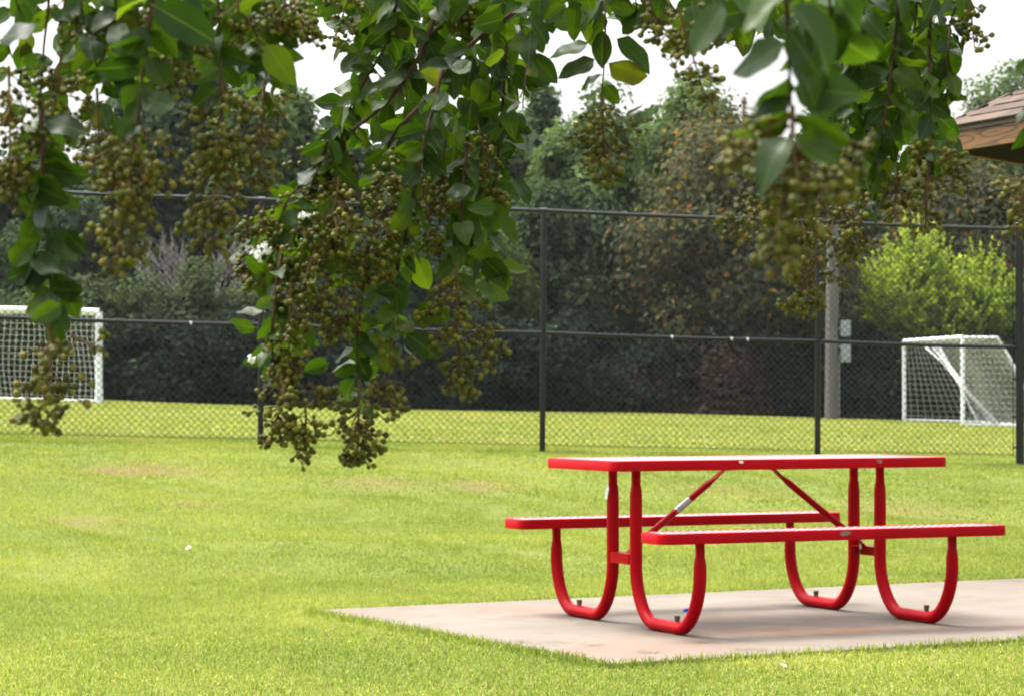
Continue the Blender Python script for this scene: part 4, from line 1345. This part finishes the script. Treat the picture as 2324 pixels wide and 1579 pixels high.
def strand(path, d, L, sp, r=.0022, t0=0.0, t1=1.0, d2=None, density=.93, droop=.55, join=True):
    d2 = d if d2 is None else d2
    if L < 135: L, sp = L * .84, sp * .74
    n = len(path)
    pts = [pt(p, d + (d2 - d) * i / (n - 1) + fr_.uniform(-.03, .03)) for i, p in enumerate(path)]
    full = list(pts)
    if join and path[0][1] < 60:
        near = min((a.lerp(b, t) for a, b in zip(LIMB, LIMB[1:]) for t in (0, .25, .5, .75)), key=lambda q: (q - pts[0]).length)
        up_ = Vector((pts[0].x, pts[0].y, pts[0].z + .13)); midp = near.lerp(up_, .5); midp.z = max(midp.z, up_.z, CAM_H + midp.y * .175) + .05
        full = [near, midp, up_] + pts
    rad = [r * .62 * (1.9 - 1.3 * i / (len(full) - 1)) for i in range(len(full))]
    # smooth the path
    sm, sr = [], []
    for i in range(len(full) - 1):
        for k in range(3):
            t = k / 3
            p0 = full[max(i - 1, 0)]; p1 = full[i]; p2 = full[i + 1]; p3 = full[min(i + 2, len(full) - 1)]
            q = p1 * (2 * t ** 3 - 3 * t * t + 1) + p2 * (3 * t * t - 2 * t ** 3) + (p2 - p0) * .5 * (t ** 3 - 2 * t * t + t) + (p3 - p1) * .5 * (t ** 3 - t * t)
            sm.append(q); sr.append(rad[i] + (rad[i + 1] - rad[i]) * t)
    sm.append(full[-1]); sr.append(rad[-1])
    MB().tube(sm, sr, 6).build('branch', M['twig'], myr)
    # leaf pairs
    seg = [(pts[i + 1] - pts[i]).length for i in range(n - 1)]
    tot = sum(seg); step = sp / FPX * (d + d2) / 2
    s = tot * t0 + step * fr_.random(); k = 0
    while s < tot * t1:
        a = s; i = 0
        while i < n - 2 and a > seg[i]: a -= seg[i]; i += 1
        t = min(1, a / seg[i]); p = pts[i].lerp(pts[i + 1], t)
        dv = (pts[i + 1] - pts[i]).normalized()
        ang0 = math.degrees(math.atan2(-dv.z, dv.x))
        pair = fr_.gauss(0, .9)
        for sd in (-1, 1):
            if fr_.random() > density: continue
            ang = ang0 + sd * fr_.uniform(38, 82)
            ang = ang + (90 - ang) * fr_.uniform(0, .35) * droop if -90 < ang < 270 else ang
            ln = L / FPX * p.y * fr_.uniform(.72, 1.12) * (1 - .25 * (s / tot) ** 3)
            ph = pair + (0 if sd > 0 else math.pi) + fr_.gauss(0, .45); gm = R(fr_.uniform(35, 85))
            e1 = dv.cross(Vector((0, 1, 0))).normalized(); e2 = dv.cross(e1)
            ld = dv * math.cos(gm) + (e1 * math.cos(ph) + e2 * math.sin(ph)) * math.sin(gm) + Vector((0, 0, -fr_.uniform(0, .55)))
            q = p + dv * fr_.uniform(-.3, .3) * step
            put_leaf(q, 0, ln, 0, fr_.gauss(0, .8), d=ld.normalized())
        s += step * fr_.uniform(.8, 1.2); k += 1
    return pts


CAPS = []        # per cluster: list of (apparent size, matrix, tint)
CLUST = []


def panicle(b, tip, w, n, d, d2=None, curve=0.0):
    d2 = d if d2 is None else d2
    A, B = pt(b, d), pt(tip, d2)
    L = (B - A).length; ax = (B - A).normalized()
    W = w / FPX * d
    side = ax.cross(Vector((0, 1, 0))).normalized()
    st = MB(); caps = []
    def axis(t): return A.lerp(B, t) + side * curve * W * math.sin(math.pi * t)
    st.tube([axis(i / 6) for i in range(7)], [.0018 - .0011 * i / 6 for i in range(7)], 5)
    cnt, k = 0, 0
    rc = .0033; n = int(n * 2.1); W *= 1.2
    while cnt < n:
        t = (fr_.random() ** .9) * .98 + .02
        phi = k * 2.4 + fr_.uniform(-.4, .4); k += 1
        out = (side * math.cos(phi) + ax.cross(side) * math.sin(phi))
        bl = W * fr_.uniform(.30, 1.10) * (1 - .80 * t) + .006
        dr = (out + ax * fr_.uniform(.05, .75) + Vector((0, 0, fr_.uniform(-.25, .12)))).normalized()
        p0 = axis(t); p1 = p0 + dr * bl * .55 + Vector((0, 0, -.05)) * bl; p2 = p0 + dr * bl + Vector((0, 0, -.18)) * bl
        st.tube([p0, p1, p2], [.0010, .0008, .0006], 4, cap=False)
        m_ = fr_.randint(3, 6)
        for j in range(m_):
            tt = 1 - j * fr_.uniform(.10, .20)
            if tt < .25: break
            q = p1.lerp(p2, max(0, tt * 2 - 1)) if tt > .5 else p0.lerp(p1, tt * 2)
            pd = (dr * .5 + Vector((fr_.uniform(-1, 1), fr_.uniform(-1, 1), fr_.uniform(-.7, .9)))).normalized()
            c = q + pd * fr_.uniform(.005, .0095)
            st.tube([q, c], [.0006, .0009], 3, cap=False)
            sz = rc * fr_.uniform(.72, 1.15)
            if fr_.random() < .08: sz *= .55
            Mx = Matrix.Translation(c + pd * sz * .7) @ pd.to_track_quat('Z', 'Y').to_matrix().to_4x4() @ Matrix.Scale(sz, 4)
            caps.append([sz / c.y, Mx, fr_.random()])
            cnt += 1
    o = st.build('seed_cluster', M['stem'], myr, smooth=False)
    CLUST.append((o, caps))


# hanging branches: path on the survey picture, distance, leaf length, spacing of leaf pairs
S = strand; PN = panicle
# left group
S([(112, -20), (100, 100), (92, 230), (85, 330)], 2.5, 85, 80, t1=.8, density=.8)
S([(95, 250), (98, 380), (104, 500), (112, 620), (118, 730)], 2.45, 128, 46)
S([(345, -20), (330, 120), (312, 280), (305, 400)], 2.4, 130, 62, r=.0027, t1=.75)
S([(180, -30), (200, 80), (232, 190)], 2.55, 112, 52)
S([(262, -30), (272, 90), (292, 210)], 2.5, 105, 56)
S([(495, -20), (500, 150), (505, 300)], 2.5, 105, 60, t1=.75)
S([(600, -20), (612, 90), (600, 210)], 2.6, 108, 52)
S([(560, -30), (585, 50), (640, 90)], 2.7, 95, 48)
S([(420, -30), (430, 50)], 2.5, 120, 50)
S([(30, -30), (60, 40)], 2.4, 90, 70, density=.6)
S([(400, -40), (380, 80), (372, 170)], 2.45, 115, 62)
put_leaf(pt((345, 12), 2.35), 28, .066, .1, .1)
put_leaf(pt((92, 58), 2.3), 163, .042, .1, .7)
put_leaf(pt((600, 95), 2.5), 55, .052, .1, .2)
PN((140, 120), (110, 340), 85, 60, 2.5); PN((20, 150), (25, 420), 80, 70, 2.45); PN((110, 735), (70, 968), 80, 70, 2.4, curve=.3)
PN((160, 760), (225, 790), 25, 7, 2.4); PN((310, 270), (290, 440), 130, 85, 2.4); PN((300, 400), (265, 600), 90, 60, 2.4); PN((505, 190), (500, 380), 95, 80, 2.5); PN((500, 330), (470, 560), 90, 75, 2.55)
PN((600, 190), (585, 420), 62, 50, 2.6); PN((690, -20), (700, 95), 36, 26, 2.7); PN((200, 20), (215, 120), 60, 30, 2.6); PN((60, 380), (20, 450), 40, 20, 2.5); PN((430, 60), (425, 160), 45, 25, 2.5)
PN((300, -20), (320, 60), 60, 25, 2.6); PN((150, -20), (140, 50), 40, 18, 2.6); PN((250, -10), (250, 80), 60, 26, 2.55); PN((540, 0), (545, 110), 60, 30, 2.55); PN((640, -20), (660, 60), 60, 30, 2.6); PN((400, 90), (390, 200), 50, 22, 2.45); PN((220, 200), (230, 420), 80, 45, 2.55); PN((960, 420), (985, 560), 60, 36, 3.05); PN((780, 620), (770, 760), 60, 36, 2.97)
# middle boughs
S([(1240, -40), (1170, 25), (1060, 110), (985, 205), (905, 290), (880, 335)], 3.05, 98, 46, r=.0040)
S([(1000, -30), (955, 120), (880, 230), (760, 330), (655, 455), (612, 560), (596, 650)], 3.1, 92, 50, r=.0034, d2=3.0)
S([(900, -30), (880, 90), (830, 180), (785, 260), (745, 300)], 3.1, 92, 40, r=.003)
S([(1070, -30), (1000, 60), (930, 120), (870, 200)], 3.2, 92, 40)
S([(1140, -30), (1115, 200), (1092, 330), (1090, 470)], 3.2, 95, 44)
S([(1005, 160), (962, 330), (932, 480), (906, 600), (892, 745)], 3.0, 98, 48)
S([(1150, 100), (1128, 380), (1102, 520), (1108, 660)], 3.15, 88, 42)
S([(1060, 330), (1042, 520), (1037, 640)], 3.05, 82, 50)
S([(745, 320), (700, 440), (662, 560), (640, 650)], 3.0, 95, 48)
S([(640, 560), (622, 700), (618, 800), (640, 870)], 2.95, 88, 52)
S([(835, 560), (818, 700), (810, 800), (817, 890)], 3.0, 92, 52)
S([(905, 560), (900, 700), (915, 790)], 3.05, 85, 55)
S([(960, -30), (900, 20), (830, 70), (790, 100)], 3.2, 85, 40)
S([(1180, -40), (1120, 10), (1060, 40), (960, 70)], 3.3, 90, 42)
S([(1180, -30), (1150, 120), (1160, 260), (1150, 330)], 3.25, 92, 50)
S([(780, 240), (770, 380), (735, 480)], 3.05, 92, 46)
PN((770, 400), (750, 560), 120, 90, 2.95); PN((720, 520), (705, 720), 95, 80, 2.95); PN((850, 470), (850, 640), 95, 70, 2.98); PN((600, 470), (560, 650), 48, 40, 3.0)
PN((660, 640), (655, 860), 62, 70, 2.92); PN((640, 850), (625, 1000), 62, 55, 2.9); PN((690, 900), (672, 1038), 42, 30, 2.9, curve=.3); PN((815, 860), (812, 1042), 78, 75, 2.95)
PN((890, 770), (880, 890), 48, 30, 3.0); PN((1005, 330), (1010, 480), 85, 55, 3.1); PN((1085, 280), (1120, 460), 48, 35, 3.1); PN((760, 320), (730, 440), 80, 50, 3.05); PN((1035, 600), (1040, 880), 85, 95, 3.0)
PN((1090, 740), (1130, 820), 38, 22, 3.0); PN((975, 730), (960, 700), 25, 8, 3.0); PN((1010, 0), (1080, 40), 60, 30, 3.2); PN((800, -30), (760, 90), 40, 25, 3.1); PN((880, 900), (915, 940), 22, 7, 2.95); PN((900, 330), (880, 480), 80, 50, 3.0)
PN((700, 870), (750, 905), 30, 14, 2.92)
# spray hanging in the sky gap
S([(1372, -30), (1374, 90), (1366, 220)], 3.0, 120, 56, density=0.0)
PN((1367, 215), (1372, 412), 82, 68, 3.0)
for (ax_, ay_, bx_, by_, rl) in ((1340, 98, 1252, 132, .5), (1394, 86, 1478, 152, -.4), (1354, 134, 1270, 180, .3), (1376, 142, 1466, 168, .9), (1367, 64, 1367, 150, .1), (1337, 30, 1260, 56, .2), (1388, 40, 1490, 54, -.6), (1366, 172, 1315, 184, .8), (1372, 190, 1400, 232, .4), (1362, -10, 1310, 60, .6), (1380, -20, 1430, 40, .1), (1200, 118, 1262, 185, .3), (1212, 66, 1232, 118, .2), (1205, 70, 1196, 150, .9)):
    p = pt((ax_, ay_), 3.0); l_ = math.hypot(bx_ - ax_, by_ - ay_)
    put_leaf(p, math.degrees(math.atan2(by_ - ay_, bx_ - ax_)), l_ * 1.06 / FPX * 3.0, fr_.uniform(-.2, .2), rl)
S([(1236, -20), (1212, 70), (1192, 180), (1186, 250)], 3.0, 66, 75, density=.7)
S([(1290, -40), (1310, 10)], 3.1, 85, 40); S([(1440, -40), (1450, 40)], 3.0, 90, 45); S([(1500, -30), (1540, 30), (1590, 110)], 2.7, 70, 70, density=.6)
PN((1540, 20), (1600, 220), 58, 40, 2.6); PN((1450, -10), (1500, 60), 40, 18, 2.8); PN((1600, -20), (1640, 100), 60, 26, 2.7); PN((1480, 20), (1540, 120), 45, 18, 2.8); PN((1260, -30), (1290, 40), 45, 20, 3.1)
# near right group, well out of focus
S([(1785, -40), (1788, 80), (1793, 200), (1800, 320)], 1.85, 185, 88, r=.0024)
S([(1640, -40), (1650, 20)], 1.9, 150, 60); S([(1880, -40), (1890, 60), (1870, 160)], 1.95, 165, 75)
PN((1800, 240), (1800, 440), 170, 58, 1.85); PN((1790, 420), (1760, 590), 80, 34, 1.85); PN((1690, 220), (1680, 380), 80, 26, 1.9); PN((1880, 290), (1920, 430), 80, 24, 1.9)
# right boughs
S([(2042, -30), (2030, 100), (2010, 250), (1988, 370), (1962, 480)], 3.0, 98, 40, r=.0032)
S([(1960, -20), (1958, 100), (1932, 220), (1905, 330)], 3.0, 98, 40)
S([(2122, -30), (2110, 70), (2110, 200), (2113, 300), (2106, 420), (2098, 530)], 2.95, 86, 46, r=.0026, t1=.72)
S([(2085, -30), (2062, 150), (2040, 260), (2000, 390)], 3.05, 98, 42)
S([(2185, -30), (2160, 40), (2150, 130), (2148, 250)], 3.0, 96, 46)
S([(1885, -30), (1870, 120), (1882, 280)], 3.1, 98, 42); S([(2005, -30), (1992, 140), (1990, 280)], 3.15, 98, 38); S([(1920, -30), (1925, 80), (1950, 180)], 3.2, 100, 40)
S([(2345, 100), (2342, 230), (2340, 380)], 2.7, 80, 90, density=.8)
S([(1990, 250), (1950, 380), (1900, 480)], 3.0, 80, 55, t1=.7)
PN((2112, 310), (2092, 530), 62, 45, 2.95); PN((2200, -10), (2212, 110), 34, 18, 3.0); PN((1915, 460), (1800, 695), 95, 85, 2.95); PN((1770, 450), (1655, 520), 48, 36, 2.95); PN((1900, 450), (1960, 560), 60, 36, 2.95)
PN((2040, 370), (2030, 480), 42, 26, 3.0); PN((2330, 390), (2310, 540), 50, 36, 2.8); PN((2150, 320), (2165, 420), 40, 20, 2.95); PN((1830, 440), (1790, 560), 60, 34, 2.95)
# fill of the two dense boughs and the top edge
for (x0_, x1_, y0_, y1_, n, d0, d1, L) in ((790, 1180, -20, 300, 120, 3.1, 3.6, 92), (860, 1160, 250, 430, 50, 3.1, 3.5, 90), (1870, 2140, -20, 330, 130, 3.1, 3.6, 95), (0, 700, -50, 30, 40, 2.5, 3.0, 95), (700, 1200, -60, 10, 40, 3.0, 3.5, 90), (1200, 1700, -60, 40, 46, 2.9, 3.2, 88),
                                            (1560, 1860, -60, 60, 34, 2.4, 3.2, 110), (640, 780, 460, 640, 16, 3.0, 3.2, 90), (150, 640, 0, 150, 46, 2.6, 3.0, 100), (0, 330, 60, 330, 26, 2.6, 2.9, 95), (560, 660, 60, 200, 10, 2.6, 2.9, 100)):
    for k in range(int(n * 1.7)):
        p = pt((fr_.uniform(x0_, x1_), fr_.uniform(y0_, y1_)), fr_.uniform(d0, d1))
        put_leaf(p, fr_.gauss(100, 48), L * .82 / FPX * p.y * fr_.uniform(.7, 1.1), fr_.uniform(-.7, .7), fr_.gauss(0, .6))
# broad leaves among the middle fruit, facing the lawn
for (x0_, x1_, y0_, y1_, n, L) in ((575, 720, 490, 770, 20, 100), (820, 950, 540, 800, 20, 102), (1060, 1140, 410, 680, 24, 92), (740, 860, 780, 900, 9, 84), (700, 900, 300, 480, 16, 92), (60, 150, 380, 700, 10, 110), (590, 640, 760, 830, 4, 80)):
    for k in range(n):
        p = pt((fr_.uniform(x0_, x1_), fr_.uniform(y0_, y1_)), fr_.uniform(2.98, 3.25) if x0_ > 200 else fr_.uniform(2.36, 2.46))
        put_leaf(p, fr_.choice((fr_.gauss(20, 22), fr_.gauss(160, 22), fr_.gauss(90, 30))), L * .88 / FPX * p.y * fr_.uniform(.75, 1.1), fr_.uniform(-.5, .5), fr_.gauss(0, .55))
# crown above the picture
for k in range(2600):
    i = fr_.randrange(len(LIMB) - 1); p = LIMB[i].lerp(LIMB[i + 1], fr_.random())
    p = p + Vector((fr_.gauss(0, .45), fr_.gauss(0, .60), abs(fr_.gauss(.10, .45)) + .02))
    if p.y < .7 or HORIZON - (p.z - CAM_H) / p.y * FPX > -40: continue
    put_leaf(p, fr_.uniform(0, 360), fr_.uniform(.045, .075), fr_.uniform(-.8, .8), fr_.uniform(-1.5, 1.5))

LEAVES.sort(key=lambda t: -t[0])
inv = wm(myr).inverted()
SV, SF, SU, ST, sb = [], [], [], [], 0
for k, (sz, var, Mx, ti) in enumerate(LEAVES):
    if k < 300:
        o = bpy.data.objects.new('leaf', leaf_me[var]); COL.objects.link(o); o.parent = myr; o.matrix_basis = inv @ Mx
    else:
        V, F, UV = LV[var]
        A = np.array(Mx)
        SV.append(V @ A[:3, :3].T + A[:3, 3]); SF.append(F + sb); SU.append(UV); ST.append(np.full(len(V), ti)); sb += len(V)
tag(np_mesh('foliage', np.concatenate(SV), np.concatenate(SF), M['myrtle'], myr, smooth=True, uv=np.concatenate(SU), attrs={'tint': np.concatenate(ST)}), kind='stuff')

# capsule: six-ribbed ovoid with a pointed tip and a small calyx
cv, cf = [], []
prof = [(.50, -1.0), (.78, -.70), (1.02, -.15), (.95, .38), (.55, .82), (.06, 1.12)]
for r_, z_ in prof:
    for j in range(8):
        a = 2 * math.pi * j / 8
        rr = r_ * (1 + .05 * math.cos(4 * a))
        cv.append((rr * math.cos(a), rr * math.sin(a), z_))
for i in range(5):
    for j in range(8):
        cf.append((i * 8 + j, i * 8 + (j + 1) % 8, (i + 1) * 8 + (j + 1) % 8, (i + 1) * 8 + j))
cv, cf = np.array(cv), np.array(cf)
o = np_mesh('seed_capsule', cv, cf, M['capsule'], smooth=True, attrs={'tint': np.zeros(len(cv))})
cap_me = o.data; bpy.data.objects.remove(o)
allc = sorted((c[0] for _, cs in CLUST for c in cs), reverse=True)
lim = allc[min(299, len(allc) - 1)]
used = 0
for o, cs in CLUST:
    V_, F_, T_, b = [], [], [], 0
    for sz, Mx, ti in cs:
        if sz >= lim and used < 300:
            q = bpy.data.objects.new('seed_capsule', cap_me); COL.objects.link(q); q.parent = o; q.matrix_basis = inv @ Mx; used += 1
        else:
            A = np.array(Mx)
            V_.append(cv @ A[:3, :3].T + A[:3, 3]); F_.append(cf + b); T_.append(np.full(len(cv), ti)); b += len(cv)
    if V_:
        tag(np_mesh('seed_capsules', np.concatenate(V_), np.concatenate(F_), M['capsule'], o, smooth=True, attrs={'tint': np.concatenate(T_)}), kind='stuff')

# the last white blossoms
for (px, py, d, s, n) in ((582, 575, 2.95, 26, 7), (612, 562, 2.97, 16, 4), (692, 488, 2.95, 16, 4), (78, 285, 2.45, 20, 4), (576, 818, 2.95, 10, 3)):
    c = pt((px, py), d); fl = MB()
    for k in range(n):
        cc = c + Vector((fr_.gauss(0, 1), fr_.gauss(0, .6), fr_.gauss(0, .8))) * (s / FPX * d * .45)
        for j in range(4):
            dv = Vector((fr_.gauss(0, 1), fr_.gauss(0, 1), fr_.gauss(0, 1))).normalized(); sv = dv.orthogonal().normalized()
            l = .0054 * fr_.uniform(.7, 1.3)
            nn = dv.cross(sv) * .002
            fl.quad(cc, cc + dv * l * .6 + sv * l * .5 + nn, cc + dv * l - nn, cc + dv * l * .6 - sv * l * .5 + nn)
    fl.build('flower', M['petal'], myr, smooth=False)

# limbs and trunk, off to the side
tk = MB()
for k, (dx, dy, lx_) in enumerate(((0, 0, 0), (.10, .08, .5), (-.06, .10, -.3))):
    b0 = TB + Vector((dx, dy, -.05))
    tk.tube([b0, b0 + Vector((.02, .02, .6)), b0 + Vector((-.02 + lx_ * .2, .0, 1.2)), b0 + Vector((-.05 + lx_ * .5, .02 * k, 1.75)), b0 + Vector((-.1 + lx_, .1 * k, 2.6))], [.06, .05, .042, .032, .010], 10)
tk.build('trunk', M['smooth_bark'], myr)
lb = [LIMB[0].lerp(LIMB[1], 0)] + LIMB[1:]
MB().tube(lb, [.034, .030, .025, .019, .014, .009, .004], 9).build('limb', M['smooth_bark'], myr)

# thin summer haze over the whole place
hz = MB().box((0, 350, 7.2), (1840, 1740, 18)).build('haze', None, smooth=False)
m, nt, b, o = mat('haze_air')
nt.nodes.remove(b)
pv = N(nt, 'ShaderNodeVolumePrincipled'); pv.inputs['Color'].default_value = (.88, .93, 1.0, 1); pv.inputs['Density'].default_value = .0001; pv.inputs['Anisotropy'].default_value = .3
nt.links.new(pv.outputs[0], o.inputs['Volume'])
hz.data.materials.append(m)
tag(hz, 'thin pale haze in the air over the field', 'haze', kind='stuff')
